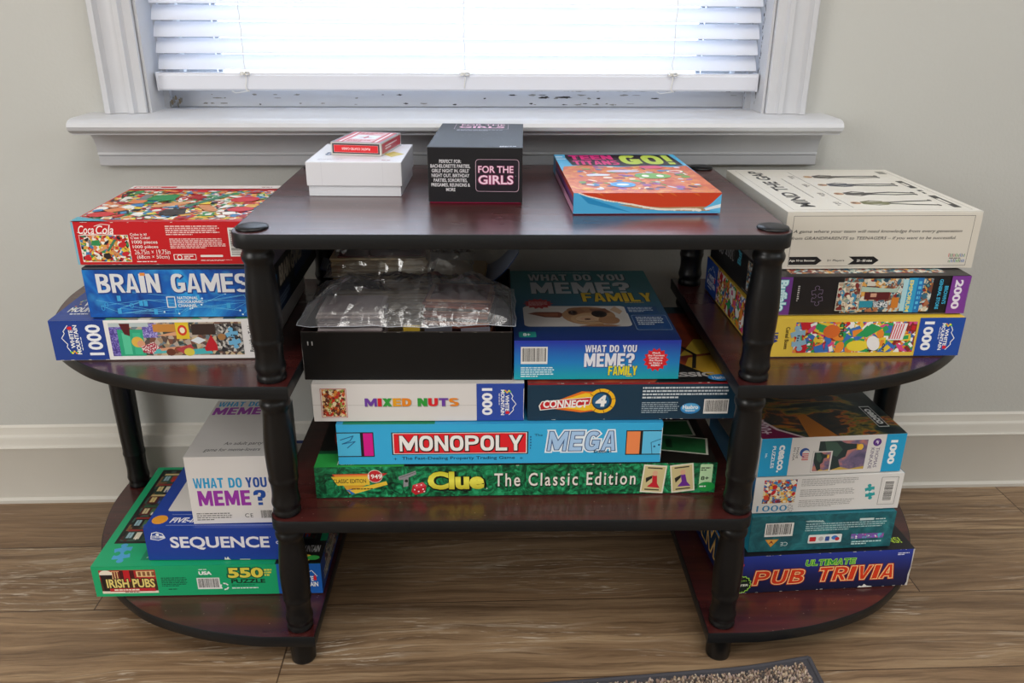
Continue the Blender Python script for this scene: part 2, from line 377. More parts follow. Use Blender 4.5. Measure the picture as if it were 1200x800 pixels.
def inset(poly, d):
    n = len(poly); A = sum(poly[i][0]*poly[(i+1) % n][1]-poly[(i+1) % n][0]*poly[i][1] for i in range(n)); sg = 1 if A > 0 else -1; out = []
    for i in range(n):
        p, q, r = Vector(poly[i-1]), Vector(poly[i]), Vector(poly[(i+1) % n])
        a = (q-p).normalized(); c = (r-q).normalized(); na = Vector((-a.y, a.x))*sg; nc = Vector((-c.y, c.x))*sg
        m = (na+nc); m = m/max(m.length_squared, .2)*2*.5*2 if m.length_squared > 1e-6 else na
        m = (na+nc)/(1+na.dot(nc)); out.append((q.x+m.x*d, q.y+m.y*d))
    return out
def board(name, poly, zt, parent=shelf):
    ins = inset(poly, .0012)
    b = MB(); b.prism(ins, zt-T+.0002, zt, CHERRY); bd = b.build(name, parent)
    n = len(poly); b = MB(); o2 = inset(poly, .0004); vs = []
    for zz, pl in ((zt-T, o2), (zt-T+.0006, poly), (zt-.0008, poly), (zt-.0001, o2)): vs += [(x, y, zz) for x, y in pl]
    i2 = inset(poly, .00125)
    vs += [(x, y, zt-.0001) for x, y in i2]+[(x, y, zt-T) for x, y in i2]
    fs = []
    for j in range(6):
        for k in range(n): fs.append((j*n+k, j*n+(k+1) % n, ((j+1) % 6)*n+(k+1) % n, ((j+1) % 6)*n+k))
    b.add(vs, fs, BAND); b.build('edge_band', bd, angle=.7)
    return bd
left = [(-x, y) for x, y in SIDE][::-1]
board('lower_side_shelf', left, Z1); board('lower_side_shelf', SIDE, Z1)
board('middle_shelf', rrect(-.2985, -.0235, .2985, .3695, .020), Z2)
board('upper_side_shelf', left, Z3); board('upper_side_shelf', SIDE, Z3)
board('top_shelf', rrect(-.3035, -.0265, .3000, .3695, .022), Z4)
PROF = [(0, .0158), (.001, .0168), (.004, .0172), (.0065, .0168), (.008, .0160), (.010, .0158), (.012, .0166), (.0150, .0175), (.0175, .0177), (.020, .0172), (.024, .0164), (.030, .0159), (.037, .0160), (.043, .0166), (.0455, .0174), (.048, .0180), (.0505, .0180), (.0525, .0173), (.056, .0176), (.066, .0183), (.080, .0187), (.093, .0187), (.106, .0181), (.118, .0171), (.130, .0161), (.140, .0154), (.1435, .0158), (.146, .0172), (.149, .0180), (.152, .0180), (.1545, .0170), (.1565, .0160), (.159, .0162), (.162, .0166), (.1645, .0166)]
def post(x, y, za, zb):
    k = (zb-za)/.1645; b = MB(); b.lathe([(z*k, r) for z, r in PROF], x, y, za, BLACK, 40); b.build('turned_post', shelf, angle=1.0)
PX, PD = .28, .345
for sx in (-1, 1):
    for y_ in (0, PD):
        b = MB(); b.lathe([(0, .0150), (.001, .0160), (.004, .0162), (Z1-T, .0168)], sx*PX, y_, 0, BLACK, 40); b.build('foot', shelf, angle=.8)
        post(sx*PX, y_, Z1, Z2-T); post(sx*PX, y_, Z2, Z3-T); post(sx*PX, y_, Z3, Z4-T)
        b = MB(); b.lathe([(0, .0172), (.0012, .0176), (.0026, .0168), (.0036, .0135), (.0040, .007), (.0041, .001)], sx*PX-(.003 if sx < 0 else -.001), y_, Z4+.0001, BLACK, 40); b.build('post_cap', shelf, angle=1.0)
    b = MB(); b.lathe([(0, .0150), (.001, .0160), (.004, .0162), (Z1-T, .0168)], sx*.6275, .3500, 0, BLACK, 40); b.build('foot', shelf, angle=.8)
    k = (Z3-T-Z1); b = MB()
    pr = [(0, .0158), (.001, .0168), (.004, .0172), (.0065, .0168), (.009, .0158), (.012, .0166), (.0165, .0177), (.020, .0172), (.026, .0163), (.036, .0160), (.045, .0164), (.058, .0168), (.0605, .0176), (.063, .0178), (.0655, .0172), (.070, .0168), (.10, .0176), (.16, .0184), (.22, .0186), (.28, .0180), (.31, .0165), (.318, .0176), (.323, .0178), (.328, .0165), (.344, .0166)]
    b.lathe([(z*k/.344, r) for z, r in pr], sx*.6275, .3500, Z1, BLACK, 40); b.build('turned_post', shelf, angle=1.0)
#ART#
# ------------------------------------------------------------------ printed artwork: flat coloured shapes and lettering on box faces
_TC = {}
def text_tris(s, off=0.0, shear=0.0, align='LEFT', spacing=1.0, line=1.0):
    k = (s, off, shear, align, spacing, line)
    if k in _TC: return _TC[k]
    cu = bpy.data.curves.new('t', 'FONT'); cu.body = s; cu.size = 1; cu.offset = off; cu.shear = shear; cu.align_x = align
    cu.space_character = spacing; cu.space_line = line; cu.resolution_u = 3; cu.fill_mode = 'BOTH' if hasattr(cu, 'fill_mode') else cu.fill_mode
    o = bpy.data.objects.new('t', cu); COL.objects.link(o)
    dg = bpy.context.evaluated_depsgraph_get(); me = bpy.data.meshes.new_from_object(o.evaluated_get(dg))
    vs = [(v.co.x, v.co.y) for v in me.vertices]; fs = [tuple(p.vertices) for p in me.polygons]
    bpy.data.objects.remove(o); bpy.data.meshes.remove(me); bpy.data.curves.remove(cu)
    _TC[k] = (vs, fs); return _TC[k]

class Face:
    def __init__(s, mb, P, eu, ev, n, lay):
        s.mb, s.P, s.eu, s.ev, s.n, s.lay = mb, Vector(P), Vector(eu), Vector(ev), Vector(n), lay
    def pt(s, u, v, h): return s.P+s.eu*u+s.ev*v+s.n*h
    @property
    def w(s): return s.eu.length
    @property
    def h(s): return s.ev.length
    def sub(s, u0, v0, u1, v1, rot=0):
        a = lambda u, v: s.P+s.eu*u+s.ev*v
        if rot == 0: return Face(s.mb, a(u0, v0), s.eu*(u1-u0), s.ev*(v1-v0), s.n, s.lay)
        if rot == 90: return Face(s.mb, a(u1, v0), s.ev*(v1-v0), -s.eu*(u1-u0), s.n, s.lay)
        if rot == 180: return Face(s.mb, a(u1, v1), -s.eu*(u1-u0), -s.ev*(v1-v0), s.n, s.lay)
        return Face(s.mb, a(u0, v1), -s.ev*(v1-v0), s.eu*(u1-u0), s.n, s.lay)
    def up(s, d=3e-6): s.lay[0] += d; return s.lay[0]
    def poly(s, pts, c, hh=None):
        m = mat(c) if isinstance(c, str) else c; hh = hh or s.up()
        s.mb.add([s.pt(u, v, hh) for u, v in pts], [tuple(range(len(pts)))], m); return s
    def rect(s, u0, v0, u1, v1, c): return s.poly([(u0, v0), (u1, v0), (u1, v1), (u0, v1)], c)
    def rrect(s, u0, v0, u1, v1, r, c):   # r in metres
        ru, rv = r/s.w, r/s.h; pts = []
        for cu, cv, a0 in ((u1-ru, v1-rv, 0), (u0+ru, v1-rv, 90), (u0+ru, v0+rv, 180), (u1-ru, v0+rv, 270)):
            for k in range(6): a = math.radians(a0+18*k); pts.append((cu+ru*math.cos(a), cv+rv*math.sin(a)))
        return s.poly(pts, c)
    def ell(s, cu, cv, ru, rv, c, n=22, rot=0.0):
        pts = []
        for k in range(n):
            a = 2*math.pi*k/n; x, y = ru*s.w*math.cos(a), rv*s.h*math.sin(a)
            x, y = x*math.cos(rot)-y*math.sin(rot), x*math.sin(rot)+y*math.cos(rot); pts.append((cu+x/s.w, cv+y/s.h))
        return s.poly(pts, c)
    def disc(s, cu, cv, r, c, n=22): return s.ell(cu, cv, r/s.w, r/s.h, c, n)
    def star(s, cu, cv, r0, r1, n, c):
        return s.poly([(cu+(r0 if k % 2 else r1)/s.w*math.cos(math.pi*k/n), cv+(r0 if k % 2 else r1)/s.h*math.sin(math.pi*k/n)) for k in range(2*n)], c)
    def line(s, pts, wd, c):   # wd in metres
        m = mat(c) if isinstance(c, str) else c; hh = s.up()
        for a, b in zip(pts[:-1], pts[1:]):
            A = Vector((a[0]*s.w, a[1]*s.h)); B = Vector((b[0]*s.w, b[1]*s.h)); d = B-A
            if d.length < 1e-9: continue
            d.normalize(); q = Vector((-d.y, d.x))*wd/2; d = d*wd*.3
            s.mb.add([s.pt(p.x/s.w, p.y/s.h, hh) for p in (A+q-d, A-q-d, B-q+d, B+q+d)], [(0, 1, 2, 3)], m)
        return s
    def frame(s, u0, v0, u1, v1, wd, c):
        s.line([(u0, v0), (u1, v0), (u1, v1), (u0, v1), (u0, v0)], wd, c); return s
    def text(s, body, u0, v0, u1, v1, c, bold=0.0, shear=0.0, out=None, align='LEFT', rot=0, spacing=1.0, line=1.0):
        if rot: return s.sub(u0, v0, u1, v1, rot).text(body, 0, 0, 1, 1, c, bold, shear, out, align, 0, spacing, line)
        base = text_tris(body, bold, shear, align, spacing, line)[0]
        if not base: return s
        x0 = min(p[0] for p in base); x1 = max(p[0] for p in base); y0 = min(p[1] for p in base); y1 = max(p[1] for p in base)
        todo = [(bold+o_[1], o_[0], o_[2:] or (0, 0)) for o_ in (out or [])]+[(bold, c, (0, 0))]
        for off, cc, sh in todo:
            vs, fs = text_tris(body, off, shear, align, spacing, line); hh = s.up()
            m = mat(cc) if isinstance(cc, str) else cc
            s.mb.add([s.pt(u0+(x-x0)/(x1-x0)*(u1-u0)+sh[0], v0+(y-y0)/(y1-y0)*(v1-v0)+sh[1], hh) for x, y in vs], fs, m)
        return s
    def barcode(s, u0, v0, u1, v1, seed=1, vert=False, frame=True):
        f = s.sub(u0, v0, u1, v1, 90 if vert else 0)
        if frame: f.rect(0, 0, 1, 1, '#e8e6e2')
        rr = random.Random(seed); u = .05; hh = f.up(); m = mat('#1b1b1c')
        while u < .93:
            w = rr.choice((.010, .016, .016, .028)); f.mb.add([f.pt(a, b_, hh) for a, b_ in ((u, .14), (u+w, .14), (u+w, .93), (u, .93))], [(0, 1, 2, 3)], m); u += w+rr.choice((.010, .014, .022))
        return s
    def greek(s, u0, v0, u1, v1, n, c, seed=1, fill=.55):   # lines of print too small to read
        rr = random.Random(seed); hh = s.up(); m = mat(c); dv = (v1-v0)/n
        for i in range(n):
            v = v1-dv*(i+1)+dv*(1-fill)/2; u = u0; end = u1-(u1-u0)*(rr.uniform(.02, .1) if i < n-1 else rr.uniform(.3, .6))
            while u < end:
                w = min(rr.uniform(.0012, .006)/s.w, end-u+1e-6); s.mb.add([s.pt(a, b_, hh) for a, b_ in ((u, v), (u+w, v), (u+w, v+dv*fill), (u, v+dv*fill))], [(0, 1, 2, 3)], m); u += w+.0008/s.w
        return s
    def jig(s, cu, cv, r, c, rot=0.3, hole=None, n=10):   # jigsaw piece silhouette, r metres
        pts = []
        def tab(sgn):
            o = [(.0, 0)]
            o += [(-.16, .05*sgn), (-.13, .14*sgn)]+[(.22*math.cos(math.radians(215-k*250/8))*1.0, sgn*(.26+.2*math.sin(math.radians(215-k*250/8)))) for k in range(9)]+[(.13, .14*sgn), (.16, .05*sgn)]
            return o[1:]
        base = []
        for k, sg in enumerate((1, -1, 1, -1)):
            a = math.pi/2*k
            side = [(-.55, .55)]+[(x, .55+y) for x, y in tab(sg)]
            base += [(x*math.cos(-a)-y*math.sin(-a), x*math.sin(-a)+y*math.cos(-a)) for x, y in side]
        pts = [(cu+(x*math.cos(rot)-y*math.sin(rot))*r/s.w, cv+(x*math.sin(rot)+y*math.cos(rot))*r/s.h) for x, y in base]
        if hole: s.line(pts+[pts[0]], hole, c)
        else:
            vs = [Vector((p[0], p[1], 0)) for p in pts]
            from mathutils.geometry import tessellate_polygon
            tr = tessellate_polygon([vs]); hh = s.up(); s.mb.add([s.pt(u, v, hh) for u, v in pts], [tuple(t) for t in tr], mat(c))
        return s
    def collage(s, u0, v0, u1, v1, n, pal, seed=1, size=(.004, .014), base=None, words=None, vs_=260):
        s.rect(u0, v0, u1, v1, base or cells('collage_%d' % seed, pal, vs_)); rr = random.Random(seed)
        f = s.sub(u0, v0, u1, v1)
        for i in range(n):
            cu, cv = rr.random(), rr.random(); a = rr.uniform(0, math.pi); w = rr.uniform(*size); h = w*rr.uniform(.3, 1.0); c = rr.choice(pal); k = rr.random()
            if k < .45: q = [(-w/2, -h/2), (w/2, -h/2), (w/2, h/2), (-w/2, h/2)]
            elif k < .85: q = [(w/2*math.cos(t*math.pi/6), h/2*math.sin(t*math.pi/6)) for t in range(12)]
            else: q = [(-w/2, -h/2), (w/2, -h/3), (w/6, h/2)]
            pts = [(cu+(x*math.cos(a)-y*math.sin(a))/f.w, cv+(x*math.sin(a)+y*math.cos(a))/f.h) for x, y in q]
            f.poly([(min(max(x, 0), 1), min(max(y, 0), 1)) for x, y in pts], c)
            if k < .3 or k > .95:
                c2 = rr.choice(pal); pts = [(cu+(x*.55*math.cos(a)-y*.55*math.sin(a))/f.w, cv+(x*.55*math.sin(a)+y*.55*math.cos(a))/f.h) for x, y in q]
                f.poly([(min(max(x, 0), 1), min(max(y, 0), 1)) for x, y in pts], c2)
        return s

def glyph(ch, s=.30, b=.18):
    rc = lambda x0, y0, x1, y1: [(x0, y0), (x1, y0), (x1, y1), (x0, y1)]
    def arc(cx, cy, rx, ry, a0, a1, sx, sy, n=12):
        o = []; i = []
        for k in range(n+1):
            a = math.radians(a0+(a1-a0)*k/n); c_, s_ = math.cos(a), math.sin(a); e = .75
            X = math.copysign(abs(c_)**e, c_); Y = math.copysign(abs(s_)**e, s_)
            o.append((cx+rx*X, cy+ry*Y)); i.append((cx+(rx-sx)*X, cy+(ry-sy)*Y))
        return o+i[::-1]
    L, Rr = rc(0, 0, s, 1), rc(1-s, 0, 1, 1); m0, m1 = .5-b/2, .5+b/2
    G = {'H': [L, Rr, rc(s*.9, m0, 1-s*.9, m1)], 'E': [L, rc(s*.9, 0, 1, b), rc(s*.9, m0, .92, m1), rc(s*.9, 1-b, 1, 1)], 'F': [L, rc(s*.9, m0, .92, m1), rc(s*.9, 1-b, 1, 1)],
         'T': [rc(0, 1-b, 1, 1), rc(.5-s/2, 0, .5+s/2, 1-b*.9)], 'I': [rc(0, 0, 1, 1)], 'L': [L, rc(s*.9, 0, 1, b)], 'N': [L, Rr, [(0, 1), (s*1.05, 1), (1, 0), (1-s*1.05, 0)]],
         'M': [rc(0, 0, s*.78, 1), rc(1-s*.78, 0, 1, 1), [(0, 1), (s*.95, 1), (.5, .50), (1-s*.95, 1), (1, 1), (.60, .06), (.40, .06)]],
         'W': [[(0, 1), (s*.72, 1), (.31, .30), (.42, 1), (.58, 1), (.69, .30), (1-s*.72, 1), (1, 1), (.83, 0), (.60, 0), (.5, .60), (.40, 0), (.17, 0)]],
         'A': [[(0, 0), (.5-s*.55, 1), (.5+s*.15, 1), (s*.95, 0)], [(1, 0), (.5+s*.55, 1), (.5-s*.15, 1), (1-s*.95, 0)], rc(.22, .18, .78, .18+b*.9)],
         'V': [[(0, 1), (s, 1), (.5, .28), (1-s, 1), (1, 1), (.64, 0), (.36, 0)]], 'X': [[(0, 1), (s*1.1, 1), (1, 0), (1-s*1.1, 0)], [(1, 1), (1-s*1.1, 1), (0, 0), (s*1.1, 0)]],
         'Y': [[(0, 1), (s*1.05, 1), (.5, .64), (1-s*1.05, 1), (1, 1), (.5+s/2, .40), (.5+s/2, 0), (.5-s/2, 0), (.5-s/2, .40)]],
         'O': [arc(.5, .5, .5, .5, 0, 180, s, b), arc(.5, .5, .5, .5, 180, 360, s, b)], 'U': [rc(0, .4, s, 1), rc(1-s, .4, 1, 1), arc(.5, .42, .5, .42, 180, 360, s, b)],
         'D': [L, arc(.35, .5, .65, .5, -90, 90, s, b), rc(s*.9, 0, .37, b), rc(s*.9, 1-b, .37, 1)], 'C': [arc(.5, .5, .5, .5, 45, 315, s, b, 18)],
         'G': [arc(.5, .5, .5, .5, 45, 350, s, b, 18), rc(.5, m0-.06, 1, m1-.06), rc(1-s, .1, 1, m1-.06)],
         'P': [L, arc(.4, .70, .60, .30, -90, 90, s, b*.9), rc(s*.9, .40, .42, .40+b*.9), rc(s*.9, 1-b*.9, .42, 1)],
         'R': [L, arc(.4, .70, .60, .30, -90, 90, s, b*.9), rc(s*.9, .40, .42, .40+b*.9), rc(s*.9, 1-b*.9, .42, 1), [(.38, .44), (.38+s, .44), (1.02, 0), (1.0-s*.95, 0)]],
         'B': [L, arc(.4, .74, .54, .26, -90, 90, s, b*.85), arc(.4, .27, .60, .27, -90, 90, s, b*.85), rc(s*.9, 0, .42, b*.85), rc(s*.9, .48-b*.1, .42, .48+b*.75), rc(s*.9, 1-b*.85, .42, 1)],
         'S': [arc(.5, .73, .5, .27, 25, 275, s, b*.85, 16), arc(.5, .27, .5, .27, -155, 95, s, b*.85, 16)],
         '?': [arc(.5, .72, .5, .28, -80, 190, s, b*.9, 16), rc(.5-s/2, .28, .5+s/2, .56), rc(.5-s/2, 0, .5+s/2, .18)], '!': [rc(.1, .30, .9, 1), rc(.1, 0, .9, .2)]}
    return G[ch]
_GW = {'I': .42, 'M': 1.32, 'W': 1.45, ' ': .55, '!': .40, 'E': .9, 'F': .88, 'L': .85, 'T': .95}
def block(f, txt, u0, v0, u1, v1, c, s=.30, b=.18, gap=.13, out=None, slant=0.0):
    ws = [_GW.get(ch, 1.0) for ch in txt]; tot = sum(ws)+gap*(len(txt)-1); W_, H_ = (u1-u0)*f.w, (v1-v0)*f.h; k = W_/tot; x = 0; P = []
    cs_ = c if isinstance(c, (list, tuple)) else [c]*len(txt)
    for ch, w_, cc in zip(txt, ws, cs_):
        if ch != ' ': 
            for pl in glyph(ch, min(.46, s/w_), b): P.append(([((x+px*w_)*k+slant*py*H_, py*H_) for px, py in pl], cc))
        x += w_+gap
    X0, Y0 = u0*f.w, v0*f.h
    def put(pl, cc, dx=0, dy=0): f.mb.add([f.pt((X0+px+dx)/f.w, (Y0+py+dy)/f.h, hh) for px, py in pl], [tuple(range(len(pl)))], mat(cc) if isinstance(cc, str) else cc)
    for o in (out or []):
        hh = f.up()
        for pl, _ in P:
            q = []
            for i in range(len(pl)):
                if (Vector(pl[i])-Vector(pl[i-1])).length > 1e-7: q.append(pl[i])
            hh = f.up(4e-7)
            put(grow(q, o[1]), o[0], *(o[2:] or (0, 0)))
    hh = f.up()
    for pl, cc in P: hh = f.up(8e-7); put(pl, cc)
def grow(poly, d):
    n = len(poly); A = sum(poly[i][0]*poly[(i+1) % n][1]-poly[(i+1) % n][0]*poly[i][1] for i in range(n)); sg = -1 if A > 0 else 1; out = []
    for i in range(n):
        p, q, r = Vector(poly[i-1]), Vector(poly[i]), Vector(poly[(i+1) % n]); a = (q-p).normalized(); c = (r-q).normalized()
        na = Vector((-a.y, a.x))*sg; nc = Vector((-c.y, c.x))*sg; m = (na+nc)/max(1+na.dot(nc), .45); out.append((q.x+m.x*d, q.y+m.y*d))
    return out

def box_faces(mb, w, d, h, z0=0.0):
    e = .0002; mk = lambda P, eu, ev, n: Face(mb, P, eu, ev, n, [1.2e-4])
    hh = h-z0
    return dict(front=mk((0, 0, z0), (w, 0, 0), (0, 0, hh), (0, -1, 0)), top=mk((0, 0, h), (w, 0, 0), (0, d, 0), (0, 0, 1)),
                left=mk((0, d, z0), (0, -d, 0), (0, 0, hh), (-1, 0, 0)), right=mk((w, 0, z0), (0, d, 0), (0, 0, hh), (1, 0, 0)))
def shell(mb, w, d, h, z0, m, t=.0013, bev=.0007, openside='bottom', inner=None):
    bm = bmesh.new(); bmesh.ops.create_cube(bm, size=1)
    for v in bm.verts: v.co = Vector(((v.co.x+.5)*w, (v.co.y+.5)*d, z0+(v.co.z+.5)*(h-z0)))
    tgt = -1 if openside == 'bottom' else 1
    bmesh.ops.delete(bm, geom=[f for f in bm.faces if f.normal.z*tgt > .9], context='FACES_ONLY')
    bmesh.ops.bevel(bm, geom=[e_ for e_ in bm.edges if not e_.is_boundary], offset=bev, segments=2, affect='EDGES', profile=.5)
    mb.bm(bm, m)
    zr, zi = (z0, h-t) if openside == 'bottom' else (h, z0+t)
    o = [(bev*.3, bev*.3), (w-bev*.3, bev*.3), (w-bev*.3, d-bev*.3), (bev*.3, d-bev*.3)]; i = [(t, t), (w-t, t), (w-t, d-t), (t, d-t)]
    vs = [(x, y, zr) for x, y in o]+[(x, y, zr) for x, y in i]+[(x, y, zi) for x, y in i]
    fs = [(k, (k+1) % 4, 4+(k+1) % 4, 4+k) for k in range(4)]; mb.add(vs, fs, inner or m)
    mb.add(vs, [(4+k, 4+(k+1) % 4, 8+(k+1) % 4, 8+k) for k in range(4)]+[(8, 9, 10, 11)], inner or m)
def wear(f, seed, n=10, edge='b', c='#e9e5dd', size=.004):
    rr = random.Random(seed)
    for _ in range(n):
        u = rr.uniform(.01, .97); w = rr.uniform(.3, 1.2)*size/f.w; h = rr.uniform(.0003, .0009)/f.h
        v = 0.0 if edge == 'b' else 1-h
        if edge in 'bt': f.poly([(u, v), (u+w, v), (u+w*.8, v+h), (u+w*.4, v+h*.5), (u+w*.1, v+h)], c)
        else:
            u0 = 0.0 if edge == 'l' else 1-.0008/f.w; f.poly([(u0, rr.random()*.9), (u0+.0008/f.w, rr.random()*.9), (u0, rr.random()*.9)], c)

_Z = {'z1': Z1, 'z2': Z2, 'z3': Z3, 'z4': Z4}
def game(name, label, cat, L, ang, w, d, h, base_z, color='#d8d4cc', lid=True, group=None, tray='#d9d6d0', gap=.0014, split=None, part='lid'):
    """two-piece carton: a lid that slides over a shallower tray; returns faces of the lid to print on"""
    root = empty(name, (L[0], L[1], base_z+.0003), math.radians(ang)); tag(root, label, cat, group)
    mb = MB(); mb.keep = True; z0 = split if split is not None else gap
    shell(mb, w, d, h-.0003, z0, mat(color), bev=.0009)
    F = box_faces(mb, w, d, h-.0003, z0)
    tb = MB(); i = .0017; shell(tb, w-2*i, d-2*i, h-.0035, 0, mat(tray, .5), openside='top', bev=.0005)
    tb.v = [(x+i, y+i, z) for x, y, z in tb.v]
    def fin():
        mb.build('lid', root); tb.build('tray', root)
    return root, F, fin, tb
# ------------------------------------------------------------------ the games and puzzles
WHT, BLK = '#ece9e4', '#17171a'
def mountain_logo(f, c='#f2f2f0', house='#d8232f'):   # upright in its own field
    f.line([(.12, .62), (.3, .80), (.38, .74), (.56, .97), (.7, .80), (.76, .84), (.93, .60)], .0009, c)
    for k in range(5): f.disc(.14+.025*math.cos(k*1.26), .50+.16*math.sin(k*1.26), .0013, ('#f5c52a', '#4fb848', '#f0e12f', '#f08a24', '#48a845')[k])
    f.text('WHITE', .26, .40, .80, .60, c, .03); f.text('MOUNTAIN', .08, .16, .94, .36, c, .03)
    f.poly([(.80, .42), (.80, .56), (.85, .66), (.90, .56), (.90, .42)], house); f.greek(.2, .05, .82, .11, 1, c, 3)

# left stack, middle tier
r_, F, fin, tb = game('puzzle_box', 'white and blue 1000 piece puzzle box with kitchen scene, lowest on the upper left shelf', 'puzzle box', (-.551, .050), 1.6, .250, .262, .0525, Z3, '#ebe8e6')
f = F['front']
f.rect(0, 0, .255, 1, '#1d3f8f'); f.rect(.255, .05, .262, .95, WHT)
mountain_logo(f.sub(.045, .08, .145, .94, 90)); f.text('1000', .165, .12, .235, .90, '#eceef2', .03, rot=90)
k = f.sub(.275, .09, .90, .93); k.rect(0, 0, 1, 1, cells('kitchen_print', ['#5d4c46', '#a78c6e', '#7a5040', '#b9a99a', '#3b4a44', '#c8b48f', '#6f8088'], 190))
k.rect(0, .0, .10, 1, cells('lattice_print', ['#5b4ba0', '#6f62b3', '#473a86', '#8a80c4'], 700)); k.rect(.06, .0, .25, .80, '#2fa67d'); k.rect(.09, .05, .15, .7, '#58c79c'); k.rect(.17, .05, .23, .7, '#3fb88c')
k.rect(.25, .55, .36, .98, cells('lattice_print2', ['#5b4ba0', '#6f62b3', '#8a80c4', '#b3ade0'], 700)); k.rect(.0, .88, .30, 1, '#b9c6c6'); k.poly([(.08, .98), (.16, .98), (.15, .60), (.11, .66)], '#5a1c22')
k.ell(.20, .42, .045, .16, '#e0b34d'); k.ell(.225, .36, .03, .11, '#d99a78'); k.poly([(.22, .28), (.32, .42), (.37, .20), (.30, .05), (.23, .10)], cells('check_print', ['#b8324a', '#e9d9d6', '#9c2238'], 900)); k.poly([(.30, .05), (.42, .08), (.42, .22), (.34, .20)], '#58b8b8')
k.poly([(.36, .22), (.56, .30), (.56, .22), (.37, .14)], '#d69a78'); k.rect(.33, .72, .53, .95, '#c88840'); k.poly([(.34, .60), (.5, .72), (.5, .60)], '#dca27c'); k.rect(.50, .5, .60, 1, '#e3c433'); k.ell(.55, .76, .035, .16, '#d63a2a'); k.ell(.55, .76, .02, .09, '#f2e8c8')
k.ell(.44, .10, .035, .11, '#6a3a28'); k.ell(.50, .18, .03, .09, '#8a4a30'); k.poly([(.48, .2), (.60, .34), (.63, .10), (.54, .04)], '#b3434a'); k.poly([(.56, .02), (.76, .04), (.74, .22), (.60, .18)], '#4bb3b8'); k.ell(.58, .10, .04, .12, '#d8c84a'); k.poly([(.60, .45), (.66, .56), (.72, .46), (.66, .34)], '#dfe6ea')
k.poly([(.76, .62), (.82, .14), (.71, .12), (.70, .20)], '#c3202c'); k.rect(.62, .62, .80, .95, '#3b2c28'); k.rect(.80, .1, 1, .95, cells('diner_print', ['#2e2c30', '#7d7a78', '#c9c5be', '#4d4744'], 330)); k.ell(.84, .55, .03, .1, '#a87848')
f.jig(.855, .52, .014, '#6fb3da', .2); f.greek(.845, .5, .875, .62, 2, '#26374a', 4)
f.text('Breakfast Table', .928, .16, .95, .88, '#26262a', .012, rot=90)
f = F['top']; f.rect(0, 0, 1, .62, cells('kitchen_print_top', ['#2f8a6c', '#57a386', '#8d8a80', '#d9d2c4', '#456'+'a80'], 60)); f.rect(0, .0, .26, .42, '#1d3f8f'); mountain_logo(f.sub(.02, .06, .24, .38)); f.rect(0, .62, 1, 1, WHT); f.text('1000', .03, .66, .12, .74, '#33406a', .02)
wear(F['front'], 3, 8); fin()

r_, F, fin, tb = game('board_game_box', 'bright blue trivia game box with silver lettering and network pattern, second in the left stack', 'board game', (-.503, .057), .8, .221, .248, .063, Z3+.0528, '#1c2330', tray='#22262c')
g = N('network_blue_print'); nz = g.noise(g.mapped((1, 1, 1)), 14, 4, .6, 1.2); vv = g.n('TexVoronoi', {'Vector': g.mapped(), 'Scale': 42.0}).outputs[0]
g.set(Base_Color=g.mix(g.ramp(vv, [(.0, (.6, .6, .6, 1)), (.35, (0, 0, 0, 1))]), g.ramp(nz, [(.35, '#0a2a78'), (.52, '#0f5fb8'), (.68, '#2b9be0')]), lin('#4fc0f0')), Roughness=.35)
f = F['front']; f.rect(0, 0, 1, .96, g.m)
rr = random.Random(4); pts = [(rr.random(), rr.uniform(.02, .55)) for _ in range(26)]
for i, p in enumerate(pts):
    q = pts[rr.randrange(26)]; f.line([p, q], .00035, '#6fc8f0')
    if i % 2: f.disc(p[0], p[1], .0011, '#d8f2ff')
for i in range(16): f.text(rr.choice('010O0'), (u := rr.uniform(.05, .93)), (v := rr.uniform(.05, .35)), u+.02, v+.11, '#3ea6de', -.01)
sil = [('#1a3f8c', .03, .003, -.02)]
block(f, 'BRAIN', .065, .50, .395, .88, '#dcdde0', .30, .17, .10, out=[('#1a3f8c', .0008, .0008, -.0008)]); f.rect(.298, .84, .325, .9, '#e38c3c')
block(f, 'GAMES', .455, .50, .865, .88, '#dcdde0', .30, .17, .10, out=[('#1a3f8c', .0008, .0008, -.0008)])
f.frame(.42, .20, .462, .41, .0011, '#e9ecef'); f.text('NATIONAL\nGEOGRAPHIC\nCHANNEL', .475, .20, .61, .42, '#e9ecef', .02)
f = F['right']; f.rect(0, 0, 1, 1, '#12161c'); f.rect(.0, .0, .30, .42, '#0e1f3c'); f.rect(.42, .25, 1, 1, '#10305e'); f.text('BRAIN GAMES', .10, .48, .62, .88, '#a9a193', .04, shear=.1); f.rect(.015, .12, .05, .80, '#2f7fb8'); f.greek(.06, .1, .3, .3, 3, '#5f6f80')
fin()

